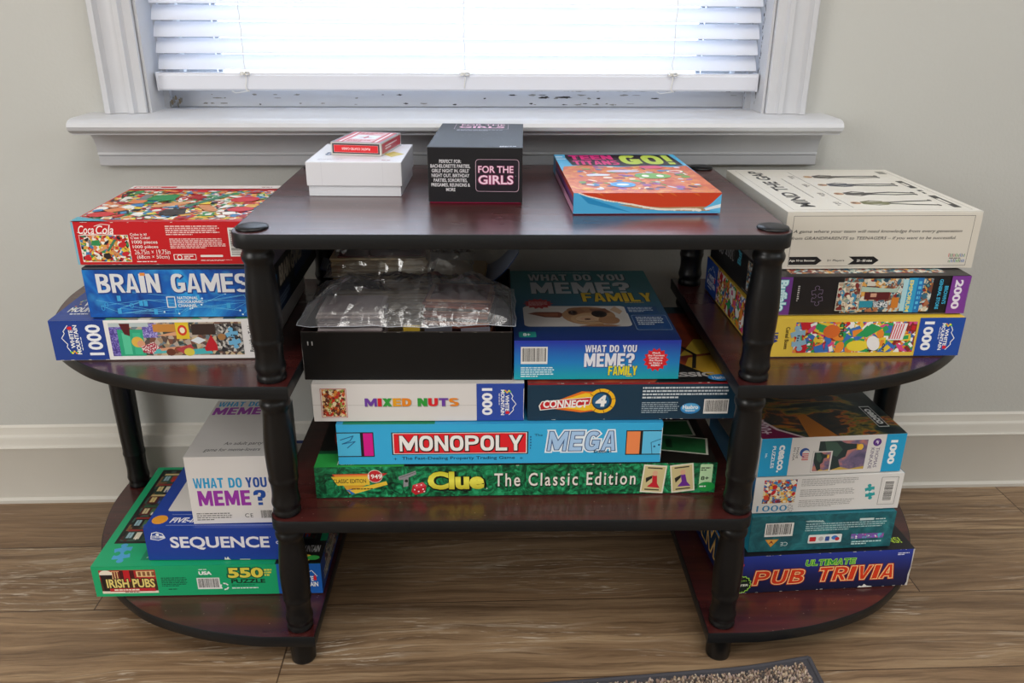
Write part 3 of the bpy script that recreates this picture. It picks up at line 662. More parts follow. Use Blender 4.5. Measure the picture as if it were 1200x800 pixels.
r_, F, fin, tb = game('puzzle_box', 'red puzzle box with a cola collage on its lid, topmost of the left stack', 'puzzle box', (-.508, .063), 1.0, .200, .192, .0525, Z3+.1162, '#b5121c', tray='#d8cfc8')
CP = ['#c9202a', '#e8e2d8', '#2d8a4e', '#d9a24a', '#1c1c20', '#e9c93c', '#3a7fb0', '#a8141e', '#f0ece4', '#d97f4a']
def cola_art(f, u0, v0, u1, v1, n, seed):
    f.collage(u0, v0, u1, v1, n, CP, seed, (.007, .024) if n > 60 else (.003, .008), vs_=190 if n > 60 else 300); k = f.sub(u0, v0, u1, v1)
    k.poly([(.22, .62), (.24, .80), (.40, .83), (.41, .60)], '#2c8a50'); k.rect(.17, .62, .225, .84, '#7d7f80'); k.poly([(.52, .42), (.56, .38), (.76, .84), (.70, .84)], '#3a7a5c'); k.poly([(.44, .30), (.56, .34), (.60, .14), (.50, .08), (.43, .18)], '#2a2320')
    for i in range(4): k.ell(.38+.035*i, .42+.03*i, .06, .05, '#d99c68', rot=.5); k.ell(.66+.02*i, .40-.04*i, .05, .04, '#d08a58', rot=-.4)
    k.ell(.86, .64, .09, .10, '#c8202a', rot=.3); k.ell(.10, .14, .08, .08, '#c8202a'); k.ell(.90, .3, .08, .08, '#c8202a', rot=.2)
f = F['front']; f.rect(0, 0, 1, 1, '#c4131d'); f.rect(0, 0, .012, 1, '#7fb6cc')
f.text('Coca', .035, .72, .125, .92, '#f3efe9', .012, shear=.35); f.text('Cola', .135, .72, .235, .92, '#f3efe9', .012, shear=.35); f.line([(.03, .76), (.08, .70), (.16, .73), (.23, .71)], .0007, '#f3efe9'); f.line([(.13, .90), (.17, .95), (.22, .93)], .0006, '#f3efe9')
f.frame(.035, .07, .31, .69, .0009, '#f0ece4'); cola_art(f, .035, .07, .31, .69, 40, 2)
f.text('Coke is it!\nC\'est Coke!', .325, .60, .435, .74, '#f3efe9', .012); f.text('1000 pieces', .33, .47, .475, .57, '#f3efe9', .01); f.text('1000 pi\u00e8ces', .33, .365, .475, .455, '#f3efe9', .01)
f.text('26.75in \u00d7 19.75in', .335, .24, .54, .35, '#f3efe9', 0); f.text('(68cm \u00d7 50cm)', .345, .11, .53, .225, '#f3efe9', 0); f.greek(.34, .05, .51, .085, 1, '#f3efe9')
f.greek(.53, .68, .85, .92, 5, '#eec6c2', 5); f.greek(.545, .37, .87, .62, 6, '#eec6c2', 6); f.rrect(.555, .10, .685, .24, .0006, '#efe6e0'); f.rrect(.56, .12, .682, .225, .0006, '#c4131d'); f.disc(.59, .17, .0030, '#f0ece4'); f.disc(.59, .17, .0021, '#c4131d'); f.greek(.615, .13, .67, .21, 2, '#f0ece4')
f.rrect(.71, .17, .84, .22, .001, '#efe6e0'); f.greek(.71, .07, .90, .11, 2, '#eec6c2'); f.barcode(.885, .18, .995, .86, 5, True)
f = F['top']; f.rect(0, 0, 1, 1, '#c4202a'); cola_art(f, .01, .05, .99, .86, 260, 3); f.rect(0, .90, 1, 1, '#e6dcd6'); f.rect(.02, .925, .30, .975, '#c4202a'); f.greek(.03, .93, .29, .97, 1, '#f0ece4'); f.poly([(0, 0), (.22, 0), (.02, .10), (0, .10)], '#4fa3b8'); f.greek(.87, .93, .98, .96, 1, '#8a3a3a')
f = F['left']; f.rect(0, 0, 1, 1, '#5a98b0')
wear(F['front'], 7, 8, 't'); wear(F['front'], 8, 6); fin()

# left stack, floor tier
r_, F, fin, tb = game('puzzle_box', 'wide green 550 piece pub street puzzle box lying lowest on the bottom left shelf', 'puzzle box', (-.572, .058), .8, .310, .258, .0515, Z1, '#12a06a')
f = F['front']; f.rect(0, 0, 1, 1, '#17a86e'); f.rect(.805, 0, 1, 1, '#1c5fb4')
k = f.sub(.03, .10, .275, .88); k.rect(0, 0, 1, 1, '#6e1418'); k.rect(0, .60, 1, 1, '#b3242a'); k.rect(.22, .62, .42, .95, '#e9c98c'); k.rect(.66, .70, .98, .95, '#e6c58a')
for i in range(4): k.rect(.24+.045*i, .64, .27+.045*i, .93, '#7a2a20'); k.rect(.69+.08*i, .74, .74+.08*i, .92, '#8a5a38')
k.rect(.36, .42, .62, .98, '#4a1014'); k.rect(.43, .42, .54, 1, '#c41c26'); k.rect(.0, .12, 1, .5, '#4a2a1e'); k.ell(.12, .84, .115, .16, '#efe6d0'); k.poly([(.01, .80), (.23, .80), (.20, .04), (.05, .04)], '#1d1512')
k.rect(0, 0, 1, .10, '#e9dfca'); k.rect(.14, .08, .95, .22, '#c02630'); k.text('IRISH PUBS', .10, .24, .96, .62, '#e6d27a', .03, out=[('#2a2018', .07)]); k.greek(.22, .10, .9, .2, 1, '#f4e9d6'); k.greek(.4, .02, .8, .08, 1, '#5a3a2a')
f.greek(.295, .30, .41, .62, 6, '#0c5a40', 9); f.greek(.32, .19, .38, .24, 1, '#08382a'); f.text('USA', .463, .68, .52, .80, '#f1f1ee', .05); f.greek(.465, .84, .52, .88, 1, '#f1f1ee')
f.barcode(.45, .20, .55, .58, 6); f.greek(.455, .62, .545, .65, 1, '#0c4a36')
f.text('550', .59, .56, .745, .90, '#e6d650', .04, out=[('#0d5a3c', .06)]); f.greek(.75, .60, .785, .86, 3, '#e6d650', 3, .6); f.text('PUZZLE', .60, .38, .75, .52, '#10301f', .035); f.greek(.60, .30, .755, .34, 1, '#0c4a36'); f.greek(.60, .19, .775, .25, 1, '#eef5ee')
for q in range(3):
    a = 2.094*q+.5; f.line([(.568+.0052*math.cos(a+x)/f.w, .28+.0052*math.sin(a+x)/f.h) for x in (0, .6, 1.2)], .0022, '#eef5ee')
k = f.sub(.86, .1, .99, .9); mountain_logo(k)
f = F['top']; f.rect(0, 0, 1, 1, '#15a36c'); f.rect(.035, .20, .97, .97, '#14100e')
f.collage(.05, .22, .95, .955, 0, ['#1d2a24', '#2d4a3c', '#6a2a24', '#9a7a4a', '#3a2018', '#15100e'], 41, base=cells('pub_print', ['#16201c', '#2c4638', '#4a1c1a', '#7a5a38', '#2a1812', '#15100e', '#38564a'], 95))
rr = random.Random(14); keep_ = f.lay[0]
for r0 in range(6):
    for c0 in range(9):
        f.lay[0] = keep_; k = f.sub(.06+c0*.098, .235+r0*.118, .06+c0*.098+.085, .235+r0*.118+.100); k.rect(0, 0, 1, 1, rr.choice(['#23352c', '#2f5040', '#56201e', '#1a1a1c', '#3a5a68'])); k.rect(0, .78, 1, .97, rr.choice(['#c9b47a', '#8a2a24', '#d9d2b8', '#2a5a3c']))
        k.rect(.12, .15, .42, .68, rr.choice(['#c9b98c', '#8fb0b8', '#d8c080'])); k.rect(.56, .05, .86, .68, rr.choice(['#a33028', '#2a3a5a', '#d8d0b8', '#4a6a48'])); k.rect(.26, .15, .28, .68, '#1d1712'); k.ell(.7, .14, .05, .16, rr.choice(['#c83028', '#e8e0d0', '#3a5a9a']))
f.text('IRISH', .29, .202, .38, .24, '#c22f2a', .03, rot=180); f.jig(.10, .115, .022, '#4b9fcf', .2); f.rect(.20, .05, .62, .16, '#0f7f58'); f.greek(.22, .115, .45, .15, 1, '#eef0ea', 3); f.text('Quality', .22, .06, .36, .10, '#eef0ea', .0, shear=.3, rot=180)
f.rect(.80, 0, 1, .20, '#15120f'); f.text('WHITE MOUNTAIN', .82, .10, .98, .16, '#d8d8d4', .02); f.ell(.92, .05, .04, .03, '#e8b83a'); f.ell(.96, .05, .03, .02, '#3aa84a')
f = F['right']; f.rect(0, 0, 1, 1, '#123f86'); f.rect(.5, 0, 1, 1, '#14603f'); f.collage(.12, .15, .8, .95, 60, ['#2a2a30', '#8a2a28', '#c9c0a8', '#2a5a48', '#8a7a58', '#36507a'], 42, (.004, .012)); f.greek(.06, .2, .4, .55, 3, '#c9c4b0', 7)
f = F['left']; f.rect(0, 0, 1, 1, '#12a06a'); fin()

r_, F, fin, tb = game('board_game_box', 'royal blue five-in-a-row card and board game box lying on the green puzzle box', 'board game', (-.497, .070), -.2, .200, .240, .053, Z1+.0518, '#17388f')
f = F['front']; f.rect(0, 0, 1, 1, '#1b3f9c'); f.text('SEQUENCE', .165, .32, .835, .74, '#eceaf0', .028); f.disc(.845, .72, .0005, '#eceaf0'); f.text('C', .88, .50, .90, .59, '#eceaf0', .03)
f.poly([(.035, .66), (.05, .86), (.085, .90), (.125, .84), (.14, .70), (.09, .62)], '#e8eaf2'); f.poly([(.042, .68), (.055, .84), (.085, .875), (.12, .82), (.132, .71), (.09, .645)], '#23489f'); f.rect(.04, .70, .135, .77, '#e8eaf2'); f.greek(.045, .71, .13, .76, 1, '#23489f'); f.disc(.088, .81, .0022, '#e8eaf2')
f.poly([(.515, .0), (.52, .09), (.53, .03), (.54, .10), (.55, .02), (.56, .0)], '#e9e5dd'); f.rect(.62, 0, .69, .02, '#d5d3cf')
f = F['top']; f.rect(0, 0, 1, 1, '#1b3f9c'); f.rrect(.09, .17, .91, .96, .004, '#d8d4d0'); f.text('SEQUENCE', .12, .68, .88, .84, '#23409c', .03, out=[('#8f9cc8', .05)]); f.disc(.075, .085, .0105, '#e39a2e'); f.line([(.14, .135), (.95, .135)], .0005, '#cfd6ee'); f.line([(.14, .03), (.95, .03)], .0005, '#cfd6ee'); f.text('FIVE-IN-A-ROW', .15, .055, .60, .105, '#eceaf0', .03, shear=.25)
rr = random.Random(3)
for i in range(14): f.line([(x := rr.uniform(.12, .8), y := rr.uniform(.22, .6)), (x+.05, y+.02), (x+.07, y+.06)], .0004, '#b5b2b6')
fin()

r_, F, fin, tb = game('party_game_box', 'tall white party game box with blue and purple lettering standing on the blue box', 'party game', (-.431, .078), 1.5, .109, .165, .105, Z1+.1050, '#e2dedb', gap=.0010)
B1, B2, PU = '#1f9fd6', '#1c4fa6', '#9b35a8'
f = F['front']; f.rect(.0, .0, 1, 1, '#e4e0dd')
block(f, 'WHAT DO', .07, .54, .655, .69, B1, .33); block(f, 'YOU', .70, .54, .955, .69, B2, .33); block(f, 'MEME', .10, .27, .735, .50, PU, .38, .2); block(f, '?', .775, .27, .925, .50, B2, .38, .2); f.disc(.955, .47, .0004, BLK)
f.greek(.05, .045, .50, .17, 4, '#6b6866', 2, .45); f.text('CE', .64, .085, .74, .145, '#2a2a2c', .0, spacing=1.2); f.barcode(.83, .05, .99, .20, 3, frame=False)
f = F['top']; f.rect(0, 0, 1, 1, '#dcd8d4'); block(f, 'WHAT DO', .04, .88, .60, .97, B1, .33); block(f, 'YOU', .63, .88, .86, .97, B2, .33); block(f, 'MEME', .03, .72, .66, .86, PU, .38, .2); block(f, '?', .69, .72, .82, .86, B2, .38, .2)
f.text('An adult party', .40, .17, .88, .235, '#3c3a3a', .0, shear=.2); f.text('game for meme-lovers', .20, .07, .88, .135, '#3c3a3a', .0, shear=.2)
f = F['right']; f.rect(0, 0, 1, 1, '#b9b5b2'); fin()

# centre stack
MARB = mottled('green_marble_print', [(.30, '#04150e'), (.44, '#0a4a2e'), (.54, '#137a4a'), (.66, '#2fae74'), (.8, '#7fd8a8')], 60, 8, .35, 2.5)
r_, F, fin, tb = game('board_game_box', 'long dark green marbled mystery board game box lowest in the centre stack', 'board game', (-.249, .027), .9, .510, .256, .046, Z2, '#0b2e1e')
f = F['front']; f.rect(0, 0, 1, 1, MARB)
k = f.sub(.04, .10, .182, .92); k.poly([(.02, .82), (.98, .84), (.80, .60), (.10, .58)], '#c8282c'); k.poly([(.05, .80), (.75, .80), (.75, .70), (.07, .70)], '#e8883a'); k.poly([(.0, .72), (.66, .72), (.66, .38), (.10, .36)], '#e9c23c'); k.poly([(.20, .36), (.60, .38), (.30, .02)], '#d8a030'); k.poly([(.25, .18), (.62, .30), (.34, -.02)], '#2b6fb0'); k.poly([(.30, .16), (.95, .52), (.97, .38), (.40, .03)], '#e9c23c')
k.disc(.76, .72, .0094, '#e8d8c8'); k.disc(.76, .72, .0086, '#c2262e'); k.text('1949', .645, .62, .875, .80, '#f2efe6', .02); k.text('CLASSIC EDITION', .03, .46, .60, .62, '#1c1c1a', .01); k.greek(.34, .18, .9, .26, 1, '#5a3a10')
k = f.sub(.205, .12, .275, .90); k.poly([(.0, .70), (.62, .95), (.64, .80), (.36, .66), (.34, .30), (.16, .26), (.18, .58), (.02, .56)], '#8f8d90'); k.line([(.05, .66), (.6, .88)], .0007, '#4c4a4e'); k.disc(.28, .52, .0022, '#1d2a22')
k.poly([(.50, .34), (.86, .46), (.98, .30), (.92, .02), (.58, -.08), (.44, .06)], '#c01f2c'); k.poly([(.50, .34), (.86, .46), (.98, .30), (.62, .18)], '#dd4450')
for u, v in ((.64, .32), (.80, .34), (.56, .14), (.70, .06), (.86, .16), (.9, .06)): k.disc(u, v, .0010, '#f4ecec')
gold = grad('gold_letter_print', 2, .008, .040, [(0, '#b8a818'), (.5, '#f2ec5a'), (1, '#c8c022')])
f.text('Clue', .277, .22, .418, .82, gold, .05, out=[('#0a1a10', .05, .002, -.02)]); f.disc(.424, .24, .0008, '#dfe6df')
f.text('The Classic Edition', .443, .30, .797, .74, '#ece4da', .012, out=[('#0a1a10', .03, .001, -.02)], spacing=1.25)
for u, v, t, cc in ((.842, .48, -.08, '#c42430'), (.915, .50, .12, '#6a2a92')):
    def q(x, y): return (u+(x*math.cos(t)-y*math.sin(t))/f.w, v+(x*math.sin(t)+y*math.cos(t))/f.h)
    f.poly([q(-.0150, -.0205), (q(.0150, -.0205)), q(.0150, .0205), q(-.0150, .0205)], '#e6e0cc'); f.poly([q(-.0132, -.0185), q(.0132, -.0185), q(.0132, .0185), q(-.0132, .0185)], '#cfc08c'); f.poly([q(-.0095, .0150), q(.0095, .0150), q(.0095, .0168), q(-.0095, .0168)], '#3a352a'); f.poly([q(-.0095, -.0168), q(.0095, -.0168), q(.0095, -.0150), q(-.0095, -.0150)], '#3a352a')
    f.poly([q(-.002, .005), q(.004, .005), q(.0055, -.006), q(.010, -.013), q(-.007, -.012), q(-.001, -.005)], cc); f.poly([q(.001+.0035*math.cos(a), .0085+.0040*math.sin(a)) for a in [i*.628 for i in range(10)]], '#d9a888'); f.poly([q(-.010, .001), q(-.002, .005), (q(-.002, .001)), q(-.009, -.006)], '#26221e')
f.rrect(.958, .12, .99, .95, .002, '#bfe3b4'); f.ell(.978, .2, .022, .16, '#1f9a45'); f.text('8+', .962, .42, .982, .55, '#1c3a24', .03); f.greek(.96, .72, .985, .86, 2, '#2a4a30'); f.greek(.96, .17, .985, .25, 1, '#e8f2e8')
f = F['top']; f.rect(0, 0, 1, 1, '#14120f'); f.rect(0, 0, .05, .16, '#124a2c'); f.rect(0, 0, .22, .13, '#2c9a44'); f.text('Parker', .055, .02, .10, .06, '#e8f2e8', .01); f.ell(.08, .36, .055, .22, '#8a2018'); f.greek(.035, .24, .12, .50, 4, '#e0b23c', 3, .6)
for i, (u, v, t) in enumerate(((.84, .52, .2), (.88, .36, .0), (.90, .20, -.22))):
    pp = lambda x, y: (u+(x*math.cos(t)-y*math.sin(t))/f.w, v+(x*math.sin(t)+y*math.cos(t))/f.h)
    f.poly([pp(-.05, -.022), pp(.05, -.022), pp(.05, .022), pp(-.05, .022)], '#b9b8a8'); f.poly([pp(-.047, -.0195), pp(.047, -.0195), pp(.047, .0195), pp(-.047, .0195)], '#1f5a30'); f.poly([pp(-.004, -.012), pp(.004, -.012), pp(.002, .012), pp(-.006, .010)], '#12301c')
f.rect(.0, .94, 1, 1, '#0e3a24'); wear(F['front'], 9, 8, 't'); fin()

r_, F, fin, tb = game('board_game_box', 'sky blue property trading board game box with red title bar, on the green marbled box', 'board game', (-.218, .031), .4, .405, .262, .058, Z2+.0463, '#2aa6d8')
f = F['front']; f.rect(0, 0, 1, 1, '#35addf')
f.rect(0, .19, .078, .81, '#1a1a1e'); f.rect(0, .215, .071, .785, '#4bb8e0'); f.rect(.078, .19, .112, .81, '#1a1a1e'); f.rect(.080, .215, .109, .785, '#d6168a'); f.line([(.01, .62), (.05, .72), (.04, .60), (.015, .52), (.055, .58), (.03, .42)], .0012, '#1d5f92')
f.rect(.166, .235, .586, .80, '#18181c'); f.rect(.170, .255, .582, .78, '#e9e6e2'); f.rect(.173, .270, .579, .765, '#e01f2b')
block(f, 'MONOPOLY', .190, .325, .568, .715, '#f4f2ee', .25, .20, .12, out=[('#22181a', .0011, .0004, -.0006)])
f.text('The Fast-Dealing Property Trading Game', .195, .085, .545, .185, '#123a5a', .015); f.text('+', .17, .10, .18, .16, '#123a5a'); f.text('+', .56, .10, .57, .16, '#123a5a')
f.text('The', .605, .68, .63, .74, '#123a5a', .01); block(f, 'MEGA', .645, .31, .855, .79, '#a9cbee', .26, .19, .22, out=[('#e8f2fa', .0030), ('#2c4f86', .0011)], slant=.12); f.text('Edition', .79, .245, .845, .315, '#123a5a', .03)
f.rect(.888, .19, .938, .81, '#1a1a1e'); f.rect(.891, .215, .932, .785, '#f08a52'); f.rect(.938, .19, 1, .81, '#1a1a1e'); f.rect(.940, .215, 1, .785, '#5fc0e8'); f.line([(.972, .22), (.967, .5), (1, .6)], .0009, '#1d5f92'); f.disc(.978, .40, .0014, '#17507a'); f.disc(.992, .44, .0014, '#17507a'); f.greek(.591, .35, .596, .7, 5, '#1d5f92')
f = F['top']; f.rect(0, 0, 1, 1, '#2f93c4'); f.rect(.02, .0, .3, .04, '#0c7a58')
wear(F['front'], 11, 4, 'r'); fin()

r_, F, fin, tb = game('puzzle_box', 'white 1000 piece nut puzzle box with rainbow lettering under the black tray', 'puzzle box', (-.245, .037), .2, .2585, .262, .052, Z2+.1046, '#d9d4d0', split=.0012)
f = F['front']; f.rect(0, .0, 1, 1, '#dcd8d5'); f.line([(0, .44), (.25, .43), (.5, .415), (1, .42)], .0005, '#b3aeaa')
f.collage(.045, .13, .155, .86, 90, ['#b8431f', '#d98a3a', '#e0c090', '#7a2a18', '#c8281e', '#8a9a3c', '#5a2a1c', '#e6d6b0'], 51, (.002, .0045)); f.frame(.04, .11, .16, .88, .0006, '#c0472c')
pal_ = ['#6b3aa0', '#d6202c', '#2f9a3c', '#e6a01e', '#e6861e']; block(f, 'MIXED', .245, .40, .465, .62, pal_, .36, .24, .10, out=[('#a8a4a0', .0003, .0005, -.0006)]); block(f, 'NUTS', .495, .40, .69, .62, ['#2f9a3c', '#d6202c', '#6b3aa0', '#e6861e'], .36, .24, .10, out=[('#a8a4a0', .0003, .0005, -.0006)])
f.rect(.775, 0, 1, 1, '#2b4aa3'); f.text('1000', .80, .15, .85, .88, '#f0f0f2', .04, rot=270); mountain_logo(f.sub(.875, .10, .965, .90, 270)); 
f = F['top']; f.rect(0, 0, 1, 1, '#cfcac4'); wear(F['front'], 12, 5, 'r'); fin()

r_, F, fin, tb = game('board_game_box', 'dark teal four-in-a-row game box with flaming red logo, beside the white nut puzzle', 'board game', (.018, .038), .5, .267, .266, .052, Z2+.1046, '#0e2d40', tray='#7a1a20')
f = F['front']; f.rect(0, 0, 1, .965, '#12364c'); f.rect(0, .955, 1, 1, '#8a1a22')
k = f.sub(.058, .12, .405, .90); k.poly([(.0, .30), (.55, .84), (.85, .80), (.85, .20), (.55, .10)], '#e8741e'); k.poly([(.06, .36), (.60, .78), (.84, .72), (.84, .28), (.60, .16)], '#f4c62c'); k.ell(.82, .50, .185, .43, '#f2b81e'); k.ell(.82, .50, .135, .32, '#12364c')
for i in range(8): a = i*.785+.2; k.line([(.82+.135*math.cos(a), .5+.32*math.sin(a)), (.82+.185*math.cos(a), .5+.43*math.sin(a))], .0008, '#8a4a10')
k.poly([(.0, .18), (.66, .36), (.68, .64), (.02, .50), (-.02, .34)], '#e9e4dc'); k.poly([(.01, .21), (.65, .385), (.67, .615), (.025, .475), (.0, .34)], '#c4202a'); k.sub(0, 0, 1, 1).text('CONNECT', .04, .27, .64, .54, '#f2f0ec', .035, shear=.1); k.ell(.81, .50, .11, .26, '#1c5a86'); k.text('4', .735, .30, .885, .70, '#f2f0ec', .05, shear=.1)
f.greek(.53, .55, .94, .90, 4, '#c9d2d8', 4, .5); f.greek(.53, .16, .71, .48, 6, '#9fb0ba', 5, .45); f.ell(.758, .29, .046, .15, '#2f86c8'); f.ell(.758, .31, .041, .11, '#5cb0e0'); f.text('Hasbro', .722, .27, .794, .38, '#f2f4f6', .03); f.text('Gaming', .735, .19, .78, .25, '#f2f4f6', .02); f.barcode(.82, .14, .935, .54, 4)
f = F['top']; f.rect(0, 0, 1, 1, mottled('sunset_print', [(.3, '#3a0e10'), (.5, '#7a2418'), (.62, '#a8461c'), (.75, '#c87a26')], 9, 3, .35, .6)); f.poly([(.70, .02), (.80, .28), (1, .34), (1, .12)], '#c49a2a'); f.poly([(.76, .30), (.88, .52), (1, .50), (1, .36)], '#d8b83a'); f.line([(.66, .5), (.78, .44), (.84, .32), (.80, .16)], .005, '#14100c'); f.rect(0, .90, 1, 1, '#10343e'); f.poly([(.58, .0), (.74, .22), (.92, .0)], '#0d0c0c'); f.text('CLASSIC', .55, .06, .88, .11, '#b8b4ae', .04); f.ell(.90, .05, .06, .035, '#2f86c8'); f.text('Hasbro', .86, .035, .94, .065, '#e2e6ea', .02)
wear(F['front'], 13, 12, 't', '#c9c0b8'); wear(F['front'], 14, 8); fin()

FAMTOP = grad('family_lid_print', 1, 0, .275, [(0, '#182c6e'), (.30, '#1d4a7a'), (.6, '#1f6a7c'), (1, '#1d7a80')])
FAMF = grad('family_front_print', 2, 0, .053, [(0, '#12a6ae'), (.45, '#1b7fc4'), (.95, '#2438a8')])
r_, F, fin, tb = game('party_game_box', 'blue to teal family caption game box with a dog picture, right of the black tray', 'party game', (.0012, .045), .2, .202, .275, .053, Z2+.1570, '#2a4ab0', tray='#0e8f98')
f = F['front']; f.rect(0, 0, 1, 1, FAMF); f.barcode(.04, .40, .20, .84, 8); f.greek(.04, .05, .25, .33, 5, '#d8eef2', 6, .5)
block(f, 'WHAT DO YOU', .425, .70, .735, .88, '#e6e6ee', .32, out=[('#3a4a8c', .0004, .0006, -.0006)]); block(f, 'MEME?', .422, .32, .725, .67, '#e6e6ee', .38, .2, out=[('#3a4a8c', .0004, .0007, -.0007)]); block(f, 'FAMILY', .57, .10, .745, .34, '#e8da1e', .33, out=[('#1f6f8c', .0007)]); f.greek(.68, .06, .74, .09, 1, '#e8da1e')
f.star(.855, .50, .0125, .0158, 14, '#d8202c'); f.text('Match\nthe Funniest\nCaption to\nthe Photo\nto Make a\nMEME!', .805, .33, .905, .70, '#f4eeee', .02, align='CENTER')
f = F['top']; f.rect(0, 0, 1, 1, FAMTOP); f.greek(.16, .955, .82, .975, 1, '#9fb6bc'); block(f, 'WHAT DO YOU', .13, .83, .83, .935, '#c4c8cc', .32, out=[('#14333c', .0006, .001, -.001)]); block(f, 'MEME?', .14, .62, .84, .80, '#c4c8cc', .38, .2, out=[('#14333c', .0006, .001, -.001)]); block(f, 'FAMILY', .48, .50, .96, .63, '#e0ba20', .33, out=[('#14333c', .0012)]); f.greek(.76, .48, .95, .495, 1, '#d8b423')
f.rrect(.07, .165, .745, .435, .008, '#d6d0ca'); k = f.sub(.07, .165, .745, .435)
k.poly([(.04, .62), (.12, .70), (.34, .70), (.40, .58), (.34, .42), (.20, .44)], '#7a3a22'); k.poly([(.12, .62), (.33, .64), (.33, .50), (.22, .48)], '#9c5a3c')
k.ell(.62, .52, .255, .45, '#b08660'); k.ell(.63, .36, .19, .28, '#c09a72'); k.ell(.60, .36, .11, .16, '#cdac88'); k.ell(.56, .80, .14, .14, '#9a6c48'); k.ell(.80, .30, .10, .20, '#a87c58'); k.poly([(.42, .74), (.56, .90), (.60, .70), (.48, .52)], '#8f5f3e'); k.poly([(.64, .86), (.80, .88), (.84, .66), (.68, .58)], '#7a4c34'); k.poly([(.84, .80), (.90, .99), (.96, .74), (.92, .58)], '#c9a88a')
k.ell(.475, .66, .045, .12, '#4a2a1c'); k.ell(.475, .67, .03, .08, '#241a18'); k.ell(.725, .60, .075, .17, '#2a1a16'); k.ell(.72, .62, .05, .12, '#141012'); k.disc(.465, .70, .0009, '#dcd0c8'); k.ell(.60, .36, .07, .09, '#c9a080'); k.ell(.60, .34, .03, .035, '#4a2a20'); k.line([(.50, .26), (.58, .21), (.66, .25), (.72, .23)], .0012, '#6a3f2c'); k.poly([(.50, .02), (.70, .12), (.90, .05), (.84, 0), (.52, 0)], '#a87a54')
f.star(.175, .47, .0155, .0205, 14, '#b3242c'); f.greek(.11, .44, .24, .50, 4, '#d8a8a8', 3)
f.rrect(.74, .33, .95, .43, .002, '#1c4c80'); f.greek(.76, .35, .93, .42, 4, '#b9c6d2', 3, .5); f.rrect(.76, .12, .985, .31, .003, '#7f9ab8'); f.rrect(.764, .125, .981, .305, .003, '#1a4a86'); f.greek(.785, .18, .96, .29, 5, '#c9d4dc', 7, .55)
f.rrect(.03, .035, .135, .10, .002, '#1f8f86'); f.text('8+', .055, .05, .10, .085, '#e6f2f0', .03)
fin()

# right stack, middle tier
CER = ['#c8202c', '#f0ece6', '#2f9e58', '#e8c63c', '#d94a86', '#f2f0ea', '#3a70b8', '#8a2a2a', '#e88a30']
r_, F, fin, tb = game('puzzle_box', 'yellow 1000 piece breakfast cereal collage puzzle box, lowest on the upper right shelf', 'puzzle box', (.303, .056), .9, .250, .265, .052, Z3, '#dcb93a')
f = F['front']; f.rect(0, 0, 1, 1, '#e3c148'); f.collage(.165, .10, .765, .90, 110, CER, 61, (.005, .020)); k = f.sub(.165, .10, .765, .90)
for s_, u, v, u1, v1, cc in (('CTIO', .36, .50, .40, .98, '#3a2a1a'), ('CH', .62, .05, .70, .30, '#1c1c1c'), ('TR', .11, .05, .16, .45, '#2a8a50'), ('OF', .74, .02, .76, .3, '#111111')): k.text(s_, u, v, u1, v1, cc, .03, rot=270)
k.ell(.30, .70, .07, .22, '#d86a2c'); k.poly([(.50, .55), (.62, .95), (.72, .80), (.60, .50)], '#2a9a58'); k.ell(.53, .22, .09, .18, '#e8d03c'); k.ell(.66, .3, .05, .26, '#ece8e4', rot=.5); k.poly([(.78, .4), (.82, .95), (.92, .95), (.90, .4)], '#ece8e8')
for i in range(5): k.line([(.79+.02*i, .45), (.81+.02*i, .92)], .0015, '#d04a5c')
f.jig(.185, .48, .017, '#8fb4c8', .2); f.rect(.175, .34, .195, .64, '#8fb4c8'); f.greek(.178, .40, .192, .58, 3, '#26374a')
f.text('Cereal Boxes', .118, .20, .138, .78, '#3a2c14', .01, rot=270); f.text('USA', .060, .36, .083, .64, '#23388a', .05, rot=270)
f.rect(.775, 0, 1, 1, '#1c4ba3'); f.text('1000', .80, .14, .85, .90, '#f0f0f2', .04, rot=270); mountain_logo(f.sub(.875, .10, .965, .92, 270))
f = F['left']; f.rect(0, 0, 1, 1, '#e3c148'); f.rect(0, 0, .23, 1, '#1c4ba3'); mountain_logo(f.sub(.02, .1, .21, .9)); f.collage(.23, .05, .74, .98, 90, CER, 62, (.005, .018)); f.text('Cereal\nBoxes', .76, .42, .96, .78, '#8a2a1c', .02); f.ell(.82, .86, .04, .08, '#e06a2a'); f.line([(.75, .30), (.99, .30)], .0006, '#7a5a18'); f.greek(.76, .12, .95, .24, 2, '#6a5520')
fin()

GEN = ['#c9bfa8', '#a86a48', '#3a6a80', '#d9d2c0', '#7a4a3a', '#2a4a5a', '#d8a050', '#b8c8c8', '#8a2a28', '#5a8a8a']
r_, F, fin, tb = game('puzzle_box', 'black and purple 2000 piece general store puzzle box on the yellow cereal puzzle', 'puzzle box', (.307, .063), 1.5, .247, .250, .0498, Z3+.0524, '#141317')
f = F['front']; f.rect(0, 0, 1, 1, '#17161a'); f.rect(0, 0, .115, 1, '#6a3486'); f.text('Buffalo', .048, .10, .095, .92, '#c8e6ea', .05, rot=270, out=[('#2f9aa8', .05)]); f.text('GAMES', .034, .24, .043, .80, '#c8e6ea', .02, rot=270)
f.greek(.145, .35, .155, .78, 8, '#b9b6b4', 1); f.jig(.245, .50, .0125, '#7a6a86', .1, hole=.0006)
f.collage(.37, .04, .46, .96, 50, GEN, 71, (.003, .008)); f.collage(.40, .06, .815, .94, 140, GEN, 72, (.003, .010)); f.collage(.345, .12, .455, .84, 46, ['#b8a088', '#c9b8a0', '#6a4a3a', '#3a8ab0', '#7a2a28', '#8a9a8a', '#e0d6c0'], 73, (.003, .008)); f.frame(.343, .11, .457, .85, .0007, '#d8d0c0')
